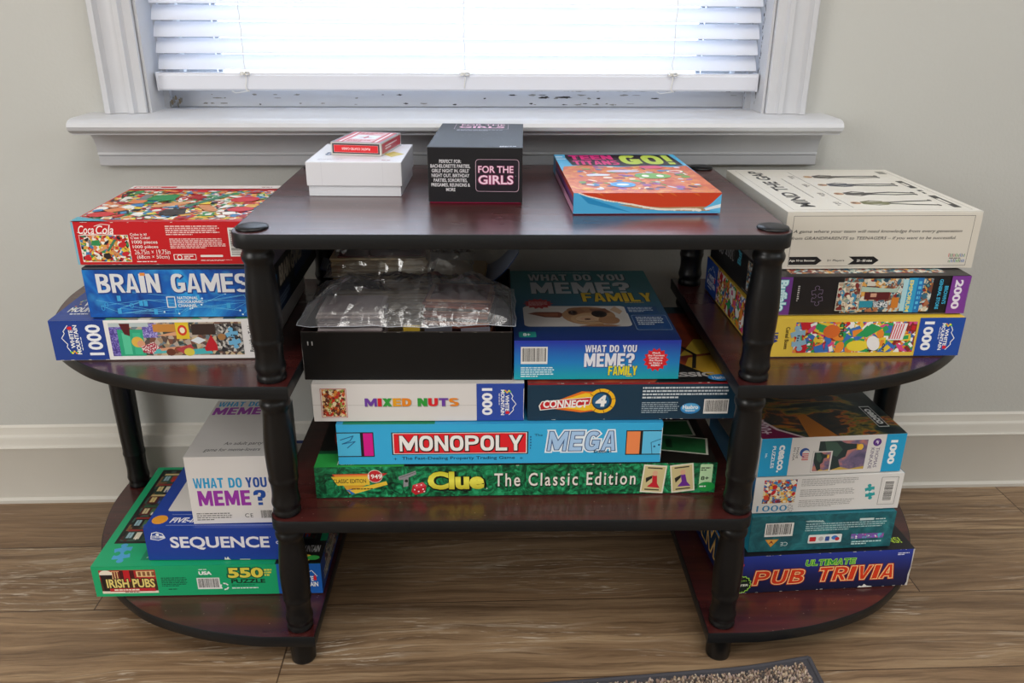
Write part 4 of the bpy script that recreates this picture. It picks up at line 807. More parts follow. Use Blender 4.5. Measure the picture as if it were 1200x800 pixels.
k = f.sub(.46, .10, .66, .92); k.poly([(.0, .62), (.0, .78), (.85, .70), (.95, .86), (.9, .58)], '#a9c0b0'); k.rect(.10, .36, .72, .60, '#5a1c20'); k.rect(.0, .10, .34, .32, '#2a8aa0'); k.rect(.36, .10, .72, .30, cells('plaid_print', ['#e6e6e6', '#30404a', '#a8b0b4'], 800)); k.rect(.80, .08, .98, .42, '#c87a2c'); k.rect(.25, .44, .40, .56, '#c89a80'); k.rect(.12, .80, .32, .94, '#cfc8ba')
f.rect(.665, .08, .69, .92, '#a8d0d8'); f.rect(.69, .04, .735, .96, '#2f9ac8'); f.rect(.735, .04, .765, .96, '#1f6fb0'); f.text('EMPORIUM', .695, .06, .715, .90, '#e8d87a', .03, rot=270); f.greek(.742, .1, .76, .9, 6, '#58b8e0', 3)
f.text("BROWN'S", .875, .26, .895, .74, '#3fb0d8', .03, rot=270); f.text('GENERAL STORE', .845, .12, .863, .92, '#3fb0d8', .03, rot=270)
f.rect(.905, 0, 1, 1, '#7a3a94'); f.text('2000', .925, .12, .965, .90, '#e6dfec', .04, rot=270)
f = F['left']; f.rect(0, 0, 1, 1, '#15151a'); f.text('2000', .28, .50, .44, .86, '#c9c9cc', .0); f.text('2000', .30, .53, .44, .84, '#15151a', .0); f.text('2000', .06, .40, .24, .70, '#b9b9bc', .0); f.text('Buf', .50, .58, .56, .98, '#48b0cc', .05, rot=90); f.collage(.68, .12, .98, .92, 80, GEN+['#d8eef4', '#3f90c0'], 74, (.003, .009)); f.frame(.68, .12, .98, .92, .0006, '#c8c8c4'); f.greek(.62, .03, .98, .08, 1, '#8a8a8c')
f = F['top']; f.rect(0, 0, 1, 1, '#1b1719'); f.collage(.12, .05, .9, .2, 60, GEN, 75, (.003, .008)); wear(F['front'], 15, 5, 'r', '#8a8690'); fin()

r_, F, fin, tb = game('board_game_box', 'large off-white generation trivia game box with standing figures, topmost of the right stack', 'board game', (.328, .091), 1.2, .2395, .262, .072, Z3+.1026, '#d5d0c5', gap=.0010)
f = F['front']; f.rect(.0, .0, 1, .93, '#d2ccc0'); f.frame(.035, .045, .962, .93, .0005, '#4c4a48')
f.text('A game where your team will need knowledge from every generation', .04, .62, .91, .69, '#302e2d', .012, shear=.25); f.text('from GRANDPARENTS to TEENAGERS \u2013 if you want to be successful.', .035, .50, .885, .57, '#302e2d', .012, shear=.25)
f.poly([(.038, .07), (.18, .07), (.208, .145), (.18, .215), (.038, .215)], BLK); f.text('Age 10 to Boomer', .04, .12, .175, .165, '#e6e2da', .03); f.text('2+ Players', .235, .12, .325, .165, '#353433', .02); f.poly([(.345, .07), (.475, .07), (.505, .145), (.475, .215), (.345, .215), (.375, .145)], BLK); f.text('20 - 60 mins', .39, .12, .47, .165, '#e6e2da', .03)
rr = random.Random(2)
for i in range(26): u = .865+.004*i*.85; f.rect(u, .10+(.0 if i % 2 else .10), u+.003, .135+(.0 if i % 2 else .10)+rr.uniform(0, .03), rr.choice(['#c8282c', '#2f9a4a', '#5a5a5c', '#3a6ab0']))
f.greek(.87, .165, .965, .19, 1, '#454341')
f = F['top']; f.rect(0, 0, 1, 1, '#dedad0'); f.frame(.045, .04, .965, .97, .0005, '#6b6864')
f.text('MIND THE GAP', .105, .10, .185, .95, '#26272b', .03, rot=90); f.greek(.245, .28, .255, .75, 30, '#6b6864', 2); f.line([(.37, .08), (.355, .93)], .0007, '#4a4848')
for i, v in enumerate((.14, .34, .55, .76)):
    k = f.sub(.40+(.0 if i != 2 else 0), v-.04, .86, v+.11, 90); cc = ('#6f7048', '#3a3836', '#454b58', '#4c4640')[i]; sk = '#b58a68'
    # figure upright in this field: head at the top
    k.disc(.5, .945, .0065, sk); k.ell(.5, .965, .06, .025, ('#2a2018', '#8a5a3a', '#5a5a5a', '#c9b070')[i]); k.poly([(.36, .88), (.64, .88), (.66, .54), (.34, .54)], cc); k.line([(.37, .86), (.22, .72), (.30+.1*(i % 2), .60)], .004, cc); k.line([(.63, .86), (.80, .74), (.70, .62)], .004, cc)
    pc = ('#4a4a40', '#2c2a2a', '#2a2e38', '#3a3634')[i]; k.line([(.42, .55), (.34-.08*(i == 0), .28), (.40-.2*(i == 0), .06)], .0052, pc); k.line([(.57, .55), (.62+.1*(i < 2), .30), (.60+.2*(i < 1), .05)], .0052, pc); k.ell(.38-.2*(i == 0), .035, .11, .022, '#1e1c1c'); k.ell(.64+.2*(i < 1), .03, .11, .022, '#1e1c1c')
    f.greek(.31, v-.02, .345, v+.06, 3, '#77736e', i)
f.rect(.895, .08, .935, .33, '#202022'); f.rect(.895, .50, .935, .68, '#202022'); f.greek(.90, .36, .93, .47, 2, '#202022'); f.greek(.90, .10, .93, .31, 1, '#ddd8cf'); f.greek(.90, .52, .93, .66, 1, '#ddd8cf'); f.rect(.90, .87, .95, .94, '#8a8880')
wear(F['front'], 16, 5); fin()

# right stack, floor tier
PUBF = grad('pub_front_print', 2, 0, .062, [(0, '#0c1030'), (.45, '#171c52'), (1, '#243a9a')])
r_, F, fin, tb = game('board_game_box', 'navy pub trivia game box with glowing orange letters, lowest on the bottom right shelf', 'board game', (.301, .053), 3.6, .262, .262, .0638, Z1, '#121016')
f = F['front']; f.rect(0, 0, 1, 1, PUBF)
block(f, 'ULTIMATE', .41, .67, .68, .82, '#1f8f3c', .20, .17, .22, out=[('#a8e04a', .0009)], slant=.08); OUT = [('#5a2038', .0028), ('#e8602c', .0019), ('#f6e0a0', .0010)]; block(f, 'PUB', .135, .21, .405, .58, '#dc3a18', .27, .19, .24, out=OUT, slant=.14); block(f, 'TRIVIA', .485, .23, .905, .60, '#dc3a18', .27, .19, .22, out=OUT, slant=.14)
f.star(.070, .24, .0135, .0155, 16, '#9fd84a'); f.star(.070, .24, .0120, .0140, 16, '#13201a'); f.text('ASTER', .03, .19, .11, .25, '#e6e8d8', .03, shear=.2); f.greek(.035, .29, .10, .36, 2, '#9fd84a'); f.rect(.0, .74, .075, .80, '#c8303c'); f.rect(.0, .62, .065, .68, '#c8303c'); f.greek(.0, .55, .06, .59, 1, '#9fb0e0'); f.greek(.91, .84, .975, .92, 2, '#d8dcf0')
f.poly([(.72, 0), (.73, .05), (.745, .03), (.755, .09), (.77, .04), (.80, .02), (.80, 0)], '#e6e2da'); f.poly([(.985, .0), (1, .0), (1, 1), (.992, 1), (.997, .5), (.99, .3), (.993, .1)], '#c9c5c0'); wear(f, 17, 12); wear(f, 18, 12, 't')
f = F['top']; f.rect(0, 0, 1, 1, '#16141a'); 
for s_, u, v in (('FANS!', .82, .055), ('BY', .86, .16), ('NS', .84, .265)): f.text(s_, u, v, u+.028*len(s_), v+.05, '#a8c83a', .02)
f = F['left']; f.rect(0, 0, 1, 1, '#0f1c48'); f.rect(.0, .45, 1, 1, '#1466a8'); f.text('TRIVIA', .30, .22, .96, .88, '#123048', .05, out=[('#d8ac5a', .06)]); f.ell(.5, .90, .05, .07, '#6fc04a')
fin()

TEAL = mottled('teal_scuffed_print', [(.3, '#0f3f4a'), (.5, '#17606a'), (.7, '#2a7f86')], 45, 7, .42, 1.0)
r_, F, fin, tb = game('game_box', 'scuffed dark teal game box with small upside down print, on the navy trivia box', 'game box', (.325, .061), 3.5, .203, .200, .059, Z1+.0642, '#1a6a78')
f = F['front']; f.rect(0, 0, 1, 1, TEAL); f.barcode(.10, .42, .295, .80, 9); f.poly([(.11, .34), (.205, .34), (.155, .12)], '#d8902a'); f.poly([(.12, .325), (.195, .325), (.155, .16)], '#e0a84a'); f.text('A', .14, .22, .17, .30, '#8a2a1c', .03); f.text('CE', .22, .14, .27, .25, '#cfe0e0', rot=180)
f.greek(.38, .52, .965, .76, 4, '#a9c6c8', 3, .45); f.rect(.75, .78, .85, .84, '#c9d8d8'); f.greek(.86, .78, .97, .83, 1, '#c9d8d8'); f.rrect(.41, .18, .645, .42, .002, '#dfe4e2'); f.rrect(.42, .23, .465, .36, .001, '#c8242c'); f.disc(.50, .30, .0036, '#b8b4b8'); f.rrect(.53, .23, .56, .36, .001, '#2f4f9a'); f.ell(.595, .32, .022, .06, '#3a7ac8'); f.ell(.615, .28, .016, .05, '#c82a38')
f.greek(.72, .08, .95, .20, 2, '#bfe0e0', 6); f.collage(.71, .26, .94, .40, 22, ['#c85a9a', '#48b8c8', '#e6e6f0', '#8a5ac8'], 81, (.002, .006), base='#7a5aa8'); 
for i in range(5): f.poly([(.37+.02*i, .82-.01*i), (.41+.02*i, .84), (.43+.02*i, .80-.01*i), (.39+.02*i, .79)], '#9fbcbc')
f = F['left']; f.rect(0, 0, 1, 1, '#2a98b4'); wear(F['front'], 19, 14, 't', '#0c2026'); fin()

r_, F, fin, tb = game('puzzle_box', 'white 1000 piece puzzle box with small thumbnail and teal jigsaw mark, under the painting puzzle', 'puzzle box', (.325, .067), 3.3, .2055, .200, .057, Z1+.1235, '#dcdad6')
f = F['front']; f.rect(0, 0, 1, 1, '#dedcd9'); f.collage(.06, .27, .28, .93, 60, ['#d8482c', '#3a78b8', '#e8d8a8', '#c81e28', '#f0e6d0', '#7a2a38', '#e8b040', '#5aa0c0'], 91, (.003, .009)); f.text('1000', .03, .04, .235, .21, '#2f86b8', .0); f.jig(.258, .115, .0062, '#8a8a8c', .3, hole=.0005)
f.greek(.31, .72, .70, .94, 5, '#8a8886', 1, .3); f.greek(.31, .42, .70, .64, 5, '#8a8886', 2, .3); f.greek(.31, .12, .70, .34, 5, '#8a8886', 3, .3)
f.jig(.785, .50, .0125, '#2aa0a4', .2); f.greek(.755, .46, .82, .53, 1, '#e6f4f4'); f.frame(.852, .12, .965, .90, .0005, '#6b6a68'); f.barcode(.875, .20, .95, .82, 10, True)
f = F['left']; f.rect(0, 0, 1, 1, '#2a7fc0'); f = F['right']; f.rect(0, 0, 1, 1, '#3aa0c8'); wear(F['front'], 20, 6); fin()

STORM = N('storm_sea_print'); a_ = STORM.noise(STORM.mapped((1.0, 2.2, 1), rot=(0, 0, .75)), 10, 5, .6, .7)
STORM.set(Base_Color=STORM.ramp(a_, [(.30, '#12191b'), (.44, '#1f2c2e'), (.50, '#33423c'), (.545, '#8a7a34'), (.565, '#b8602a'), (.59, '#4a4238'), (.70, '#28363a'), (.82, '#54603a')]), Roughness=.3)
def seascape(f, u0, v0, u1, v1):
    k = f.sub(u0, v0, u1, v1); k.rect(0, 0, 1, 1, mottled('dusk_sky_print', [(.3, '#4a4a68'), (.5, '#7a6a88'), (.60, '#b87a7a'), (.72, '#c88a6a')], 40, 4, .35, .6)); k.poly([(0, 1), (.0, .55), (.30, .0), (.50, .10), (.44, .35), (.58, .45), (.60, .66), (.80, .72), (.80, .86), (.55, .90), (.40, 1)], '#26383a'); k.poly([(.1, 1), (.18, .60), (.40, .45), (.50, .70), (.35, .95)], '#3f5a50'); k.rect(.78, .66, .90, .86, '#d89a2c'); k.ell(.86, .76, .06, .10, '#f2c048'); k.poly([(.30, 0), (.5, .1), (.7, .02), (1, .1), (1, 0)], '#c8a850')
r_, F, fin, tb = game('puzzle_box', 'blue and white puzzle box with a stormy sea painting, topmost of the lower right stack', 'puzzle box', (.326, .067), 4.0, .198, .200, .059, Z1+.1808, '#dbd8d4')
f = F['front']; f.rect(0, 0, 1, 1, '#dedbd8'); f.rect(.0, 0, .205, 1, '#1e9fd0'); f.text('ceaco.', .125, .10, .165, .82, '#f0f4f6', .04, rot=270); f.text('PUZZLES', .08, .22, .103, .80, '#f0f4f6', .02, rot=270); f.greek(.035, .5, .05, .62, 4, '#cfe8f2')
f.text('MADE\nIN USA', .225, .40, .262, .74, '#3a3c40', .0, rot=270); f.ell(.305, .60, .034, .12, '#23509a'); f.ell(.315, .57, .026, .09, '#dedbd8')
for i in range(4): f.rect(.29, .40+.05*i, .335, .425+.05*i, '#c8303a')
seascape(f, .40, .10, .735, .88); f.rect(.365, .06, .50, .62, '#dedbd8'); seascape(f, .375, .09, .49, .59); f.frame(.365, .06, .50, .62, .0004, '#8a8886')
f.disc(.80, .80, .0058, '#5a2f86'); f.text('?', .79, .74, .81, .86, '#e6e0ee', .02, rot=270); f.text('THOMAS\nKINKADE', .765, .10, .825, .66, '#4a3a6a', .0, rot=270)
f.rect(.86, 0, 1, 1, '#1e9fd0'); f.text('1000', .895, .20, .945, .84, '#eef4f6', .05, rot=270)
f = F['top']; f.rect(0, 0, 1, 1, STORM.m); f.poly([(0, 0), (.30, 0), (.16, .12), (.06, .32), (0, .40)], '#d8c0c0'); f.poly([(0, 0), (.27, 0), (.14, .11), (.045, .30), (0, .37)], '#7a1c48'); f.text('1000+', .01, .06, .11, .26, '#e6d0da', .02, rot=270); f.rrect(.855, .10, .93, .40, .001, '#c8ccc8'); f.rrect(.860, .11, .925, .39, .001, '#1c2426'); f.text('ceaco', .87, .14, .915, .36, '#dfe2de', .04, rot=270); f.poly([(.32, .0), (.52, .0), (.42, .32), (.36, .30)], '#b8702c')
f = F['right']; f.rect(0, 0, 1, 1, '#1a8fc0'); fin()

# things on the top shelf
r_, F, fin, tb = game('gift_box', 'small plain white cardboard box with a lift-off lid on the top shelf', 'box', (-.255, .154), -.8, .118, .136, .043, Z4, '#dddde2', tray='#d6d8de', split=.0135)
f = F['front']; f.rect(.16, .02, .165, .98, '#d3d3d9'); f.rect(.80, .02, .804, .98, '#d3d3d9'); f = F['top']; f.greek(.10, .10, .40, .16, 2, '#9a96a4', 2, .4); f.text('8', .12, .34, .20, .52, '#5a6a88', .03); f.poly([(.86, .26), (.98, .42), (.84, .56), (.76, .40)], '#c9b84a'); f.greek(.78, .08, .92, .12, 1, '#a05a68'); f.greek(.74, .9, .95, .94, 1, '#9a96a4')
fin()
root = empty('playing_card_box', (-.2315, .203, Z4+.0434), math.radians(-9.7)); tag(root, 'small red and grey playing card tuck box lying on the white box', 'card box')
mb = MB(); mb.keep = True; mb.box(0, 0, 0, .0665, .092, .0160, mat('#c9c6c0'), .0006); F = box_faces(mb, .0665, .092, .0160)
f = F['front']; f.rect(.03, .12, .97, .92, '#38343a'); f.rect(.06, .22, .94, .80, '#e2b0b0'); f.rect(.065, .24, .935, .78, '#d81c26'); f.text('PLASTIC COATED CARDS', .22, .42, .78, .60, '#f2d8d8', .02, rot=180)
f = F['top']; f.rect(.0, .0, 1, 1, '#77737c'); f.rect(.05, .05, .95, .95, '#c23040'); f.rect(.12, .08, .17, .92, '#ead8dc'); f.rect(.83, .08, .88, .92, '#ead8dc'); f.rect(.22, .06, .78, .94, '#d9a8b0'); f.rect(.26, .34, .74, .66, '#dfe6f2'); f.greek(.25, .74, .75, .90, 2, '#b8202e', 5, .7); f.greek(.25, .10, .75, .26, 2, '#b8202e', 6, .7); f.poly([(.32, .46), (.46, .50), (.5, .62), (.54, .50), (.68, .46), (.54, .44), (.5, .38), (.46, .44)], '#b8202e')
f = F['right']; f.rect(.04, .12, .96, .88, '#b8404c'); f.greek(.2, .3, .8, .7, 2, '#e8d8d8', 4); mb.build('carton', root)
fb = MB(); fb.box(.002, .0915, .0015, .0645, .0925, .0150, mat('#bdbab4')); fb.build('tuck_flap', root)

r_, F, fin, tb = game('party_game_box', 'black cube-like girls night card game box with pink neon lettering', 'party game', (-.102, .118), -2.0, .113, .200, .0672, Z4, '#16161b', tray='#c21c58', gap=.0016)
f = F['front']; f.text('PERFECT FOR:\nBACHELORETTE PARTIES,\nGIRLS\' NIGHT IN, GIRLS\'\nNIGHT OUT, BIRTHDAY\nPARTIES, SORORITIES,\nPREGAMES, REUNIONS &\nMORE', .03, .20, .45, .78, '#d8d6da', .02, align='CENTER')
f.rrect(.505, .20, .965, .79, .004, '#c8a8b8'); f.rrect(.510, .207, .96, .783, .0036, '#1c1420'); PKO = [('#8a2a5c', .05)]
f.text('FOR THE', .535, .545, .905, .67, '#f2cfe0', .012, out=PKO); f.text('GIRLS', .535, .335, .905, .50, '#f2cfe0', .02, out=PKO); f.disc(.93, .49, .0003, '#d8d6da')
f = F['top']; f.rect(0, 0, 1, 1, mat('#14151a', .5, .3)); f.frame(.18, .74, .82, .98, .0006, '#a88a98'); f.text('FOR THE', .25, .90, .78, .965, '#e6b8cc', .01); f.text('GIRLS', .23, .79, .78, .87, '#e6a8c4', .03); f.greek(.22, .66, .78, .72, 2, '#8a8a94', 3); f.greek(.76, .02, .94, .06, 2, '#d8d6da', 4)
rr = random.Random(12)
for i in range(40): u, v = rr.uniform(.3, .98), rr.uniform(.3, .75); f.poly([(u, v), (u+.01, v+.004), (u+.006, v+.01)], '#4c5058')
fin()

r_, F, fin, tb = game('card_game_box', 'flat orange and blue cartoon card game box with a torn front edge on top shelf', 'card game', (.068, .0605), 1.4, .171, .252, .0252, Z4, '#58a8cc', tray='#c86a94', gap=.0012)
f = F['front']; f.rect(0, 0, 1, 1, '#4aa6d6'); f.poly([(.04, .92), (.40, .04), (.22, .30), (.10, .50)], '#2186bc'); f.rect(0, 0, .0, 0, WHT)
f.poly([(.03, 1), (.06, .90), (.14, .76), (.20, .66), (.30, .55), (.42, .42), (.50, .34), (.60, .30), (.80, .32), (.92, .33), (.94, .45), (1, .92), (1, 1)], '#c83e1c')
f.poly([(.42, .42), (.50, .34), (.60, .30), (.80, .32), (.92, .33), (.93, .12), (.80, .10), (.62, .14), (.5, .20), (.40, .30), (.30, .43)], '#b08a64'); rr = random.Random(4)
tor = [(.03, .99), (.08, .86), (.14, .76), (.20, .66), (.30, .54), (.38, .45), (.44, .36), (.50, .28), (.58, .20), (.66, .18), (.74, .20), (.82, .18), (.86, .12)]
for (u, v), (u2, v2) in zip(tor[:-1], tor[1:]):
    for j in range(5):
        t = j/5; x, y = u+(u2-u)*t, v+(v2-v)*t; s_ = .4+u; f.poly([(x, y+.03*s_), (x+.012, y+.07*s_), (x+.022, y-.01), (x+.014, y-.09*s_*rr.random()), (x+.002, y-.05*s_)], '#e9e2d4')
f.poly([(1, .95), (.93, .45), (.88, .22), (1, .05)], '#5fb4de'); f.poly([(.89, .24), (1, .46), (1, .28), (.9, .14)], '#dce8ee')
for u in (.15, .55, .64, .80): f.poly([(u, 1), (u+.06, .82), (u+.03, 1)], '#d8682c')
f = F['top']; TT = ['#d8702c', '#c84a24', '#e09a3c', '#b83a20', '#d86a3a', '#c8582c']
f.rect(0, 0, 1, 1, '#52b0da'); f.poly([(0, 0), (1, 0), (1, .40), (.99, .66), (.86, .62), (.70, .66), (.45, .62), (.2, .68), (.03, .64), (0, .5)], mottled('orange_comic_print', [(.3, '#b83a1c'), (.5, '#d8682c'), (.65, '#e09a3c')], 40, 5, .35, 2.0)); rr = random.Random(6)
k = f.sub(.05, .04, .95, .72)
for i in range(150):
    cu, cv = rr.random(), rr.random(); k.ell(min(max(cu, .06), .94), min(max(cv*.9, .06), .86), rr.uniform(.010, .05), rr.uniform(.008, .035), rr.choice(['#c84a24', '#e8a84a', '#5a2a4a', '#f0dcc8', '#3a7ab8', '#d8d8e8', '#6a9a3a', '#9a4a9a', '#b02a3a']), rot=rr.uniform(0, 3))
k.ell(.36, .20, .10, .09, '#3a9ad8'); k.ell(.36, .20, .05, .03, '#e8f0f6'); k.ell(.66, .50, .15, .10, '#6aa83a'); k.ell(.60, .50, .03, .04, '#f0f0e8'); k.ell(.72, .50, .03, .04, '#f0f0e8'); k.ell(.45, .68, .14, .05, '#c8c0d8'); k.ell(.22, .54, .10, .04, '#d8e0ec'); k.ell(.72, .84, .10, .07, '#d84a70'); k.ell(.88, .66, .07, .05, '#f0e6d8'); k.ell(.88, .66, .05, .03, '#c8302c')
f.poly([(.08, .90), (.09, .985), (.95, .98), (.97, .66), (.50, .64), (.30, .66), (.10, .68)], '#241420'); block(f, 'TEEN', .11, .83, .46, .96, '#dc2a7c', .34, .24, .10); block(f, 'TITANS', .12, .68, .48, .80, '#dc2a7c', .34, .24, .10); block(f, 'GO!', .51, .69, .93, .955, '#bcd04c', .34, .26, .12)
f.rect(.0, .90, .06, .93, '#dfeaf0'); f.rect(.0, .84, .08, .86, '#dfeaf0')
f = F['left']; f.rect(0, 0, 1, 1, '#8a3a78'); f.rect(0, .78, 1, 1, '#c84a2c'); f.rect(0, .55, 1, .62, '#2f4fa0'); f.rect(0, .36, 1, .48, '#1d1830'); f.rect(0, 0, 1, .34, '#c88aa8'); f.rect(0, 0, .14, 1, '#58a8cc')
fin()
# ------------------------------------------------------------------ black tray with bags of cards
KX, KY, KZ, KA = -.2545, .048, Z2+.1570, math.radians(-.3)
tray = empty('open_box_bottom', (KX, KY, KZ+.0003), KA); tag(tray, 'open black cardboard box bottom holding clear bags of cards, on the nut puzzle', 'box')
KIN = mat('#2a1618', .6)
mb = MB(); mb.keep = True; shell(mb, .2535, .250, .0635, 0, plain('black_carton', '#0a0a0b', .5, 0.0, .3), t=.0016, openside='top', inner=KIN)
F = box_faces(mb, .2535, .250, .0635); f = F['front']; f.rect(.028, .72, .033, .80, '#a8a8a8'); f.rect(.048, .72, .053, .80, '#a8a8a8'); f.rect(0, .99, 1, 1, '#4a4644'); wear(f, 30, 12, 't', '#7a7672'); wear(f, 31, 4, 'l', '#6a6664')
mb.build('tray_walls', tray)
TZ = KZ+.0022
def card(name, label, group, w, d, t, body, back, x, y, z, a, tilt=0.0, tiltx=0.0):
    mb = MB(); mb.box(-w/2, -d/2, 0, w/2, d/2, t, mat(body, .5), .0002, 1)
    if back: mb.add([(-w*.44, -d*.45, t+.00006), (w*.44, -d*.45, t+.00006), (w*.44, d*.45, t+.00006), (-w*.44, d*.45, t+.00006)], [(0, 1, 2, 3)], mat(back, .4))
    mb.keep = True; o = mb.build(name); tag(o, label, 'card', group); o.location = (x, y, z); o.rotation_euler = (tiltx, tilt, a); return o
def pile(name, label, group, n, w, d, t, cols, x, y, z, a, seed, lean=(0, 0), jit=.0015, tilt=0.0, tiltx=0.0):
    rr = random.Random(seed); proto = {}
    for i in range(n):
        c = cols[i % len(cols)]
        if c not in proto: o = proto[c] = card(name, label, group, w, d, t*.9, c[0], c[1], 0, 0, 0, 0)
        else: o = proto[c].copy(); COL.objects.link(o)
        h = i*t
        o.location = (x+lean[0]*i+rr.uniform(-jit, jit)+h*math.sin(tilt), y+lean[1]*i+rr.uniform(-jit, jit)-h*math.sin(tiltx), z+h*math.cos(tilt)*math.cos(tiltx))
        o.rotation_euler = (tiltx, tilt, a+rr.uniform(-.02, .02))
tan1, tan2 = ('#c9b38c', None), ('#b39a70', None)
pile('thick_card', 'tan card edge in the tall pile inside the rear clear bag', 'tan cards in the rear bag', 42, .128, .085, .0026, [tan1, tan2, ('#d8c6a2', None)], -.178, .236, TZ, .03, 1, jit=.0012)
card('title_card', 'dark red card lying on top of the tan card pile', None, .118, .082, .0012, '#7a3a34', '#6a2c2a', -.176, .238, TZ+42*.0026+.0003, .06)
pile('thick_card', 'tan card in the low pile right in the rear clear bag', 'low tan cards in the rear bag', 30, .070, .080, .0027, [tan2, tan1], -.070, .236, TZ, -.05, 2)
pile('game_card', 'pale pink card standing loosely in the front clear bag, left', 'pale cards in the front bag', 23, .078, .062, .0034, [('#cdbfc0', '#b8a8ac'), ('#dcd2d2', '#c8b8bc'), ('#8f868c', '#857a82')], -.200, .098, TZ, .02, 3, jit=.003)
pile('game_card', 'red and brown card in the fanned pile at the right of the front clear bag', 'red cards in the front bag', 26, .080, .063, .0034, [('#8a4a3c', '#5a1c1c'), ('#b87a58', '#7a2c24'), ('#3a2424', '#2c1616'), ('#a85a44', '#6a2020')], -.066, .114, TZ, -.10, 4, jit=.003)
card('yellow_card', 'small yellow card standing behind the front wall of the black tray', None, .020, .034, .0012, '#d8b62c', '#c8a420', -.1235, .0625, TZ+.046, .05, tiltx=1.25)
card('grey_card', 'dark grey card leaning in the middle of the front clear bag', None, .034, .040, .0012, '#5c5b66', '#4a4a55', -.092, .0655, TZ+.0415, -.1, tiltx=1.15)
card('grey_card', 'lighter grey card leaning at the right of the front clear bag', None, .036, .036, .0012, '#787480', '#66626e', -.045, .0655, TZ+.0405, .15, tiltx=1.1)

# clear film
g = N('clear_bag_film'); t = g.t; v = g.mapped()
crk = g.n('TexVoronoi', {'Vector': g.mapped((1, 1, 1)), 'Scale': 34.0, 'Detail': 2.0}, feature='F1').outputs[0]
nz = g.noise(v, 60, 4, .6, 1.5); h = g.math('ADD', g.math('MULTIPLY', crk, 1.0), g.math('MULTIPLY', nz, .5))
bp_ = g.n('Bump', {'Height': h, 'Strength': .35, 'Distance': .003}).outputs[0]
tr = g.n('BsdfTransparent', {0: (.97, .98, 1, 1)}); gl = g.n('BsdfGlossy', {0: (1, 1, 1, 1), 'Roughness': .10, 'Normal': bp_}); lw = g.n('LayerWeight', {0: .32, 'Normal': bp_})
hz = g.n('BsdfDiffuse', {0: (.75, .77, .82, 1)}); m0 = g.n('MixShader', {0: .15, 1: tr.outputs[0], 2: hz.outputs[0]})
m1 = g.n('MixShader', {0: g.math('ADD', g.math('MULTIPLY', lw.outputs['Fresnel'], .85), .09), 1: m0.outputs[0], 2: gl.outputs[0]}); t.links.new(m1.outputs[0], t.nodes['Material Output'].inputs[0]); FILM = g.m
EDGE = plain('film_edge', '#c9d0da', .2)
def bag(name, label, cx, cy, wx, wy, z0, ztop, seed, slant=0.0, lowfront=None, wob=.006):
    rr = Vector((seed*3.1, seed*1.7, seed*.9)); nx, ny = 34, 18; vs = []; jr = random.Random(seed)
    for j in range(ny+1):
        for i in range(nx+1):
            u, v = i/nx, j/ny
            if 0 < i < nx and 0 < j < ny: u += jr.uniform(-.4, .4)/nx; v += jr.uniform(-.4, .4)/ny
            x = (u-.5)*wx; y = (v-.5)*wy
            e = min(1, 5.0*min(u, 1-u))*min(1, 4.5*min(v, 1-v)); e = e**.55
            n1 = mnoise.noise(Vector((x*26, y*26, 0))+rr); n2 = 1-abs(mnoise.noise(Vector((x*55, y*55, 2))+rr))*2; n3 = 1-abs(mnoise.noise(Vector((x*110, y*90, 5))+rr))*2
            edge = wob*mnoise.noise(Vector((u*4 if v in (0, 1) else 9, v*4, 1))+rr)
            zz = z0+(ztop-z0)*e+slant*x+(.007*n1+.006*n2*abs(n2)+.003*n3)*(.35+.65*e)
            if lowfront is not None: zz = max(zz, lowfront) if y < -wy*.30 else zz
            vs.append((cx+x+edge*(1 if v > .5 else -1)*.8, cy+y+edge, zz))
    fs = [(j*(nx+1)+i, j*(nx+1)+i+1, (j+1)*(nx+1)+i+1, (j+1)*(nx+1)+i) for j in range(ny) for i in range(nx)]
    b = MB(); b.keep = True; b.add(vs, fs, FILM)
    root = b.build(name, smooth=False); tag(root, label, 'plastic bag')
    e = MB(); ring = [vs[i] for i in range(nx+1)]; e.tube([(p[0], p[1], p[2]+.0002) for p in ring[::2]], .00045, EDGE, 5)
    for q in (0, nx): e.tube([vs[j*(nx+1)+q] for j in range(0, ny+1, 2)], .0004, EDGE, 5)
    e.build('sealed_edge', root, smooth=True); return root
TOPK = KZ+.0640
bag('clear_bag', 'crumpled clear plastic bag of pale and red cards at the front of the black tray', -.1275, .112, .262, .132, TOPK+.006, TOPK+.038, 1, 0.0, TOPK+.0025)
bag('clear_bag', 'clear plastic bag of tan cards at the back of the black tray', -.152, .241, .200, .112, TOPK+.022, TOPK+.062, 2, .0)
# blue folded booklet curving up behind
b = MB(); b.keep = True; pts = []
for i in range(21):
    u = i/20; pts.append((-.030+.062*u**.9, .0, .001+.048*u**2.0))
vs = []; 
for x, y, z in pts: vs += [(x, 0, z), (x+.004, .10, z-.003)]
vs2 = [(x-.0008, y, z+.0010) for x, y, z in vs]
fs = [(2*i, 2*i+2, 2*i+3, 2*i+1) for i in range(20)]
b.add(vs, fs, mat('#16386e', .4)); b.add(vs2, [tuple(reversed(q)) for q in fs], mat('#8f9cb4', .4)); n_ = 21
b.add([vs[2*i] for i in range(n_)]+[vs2[2*i] for i in range(n_)], [(i, i+1, n_+i+1, n_+i) for i in range(20)], mat('#16386e', .4))
o = b.build('rule_booklet'); o.location = (-.022, .186, TOPK+.008); tag(o, 'dark blue booklet curling up at the right back of the black tray', 'booklet')
b = MB(); b.box(-.020, -.02, 0, .020, .02, .004, mat('#1c2c54', .4), .0008); o = b.build('folded_leaflet'); o.location = (-.250, .262, TOPK+.012); o.rotation_euler = (.1, .28, .1); tag(o, 'dark blue folded leaflet poking out at the left back of the black tray', 'leaflet')

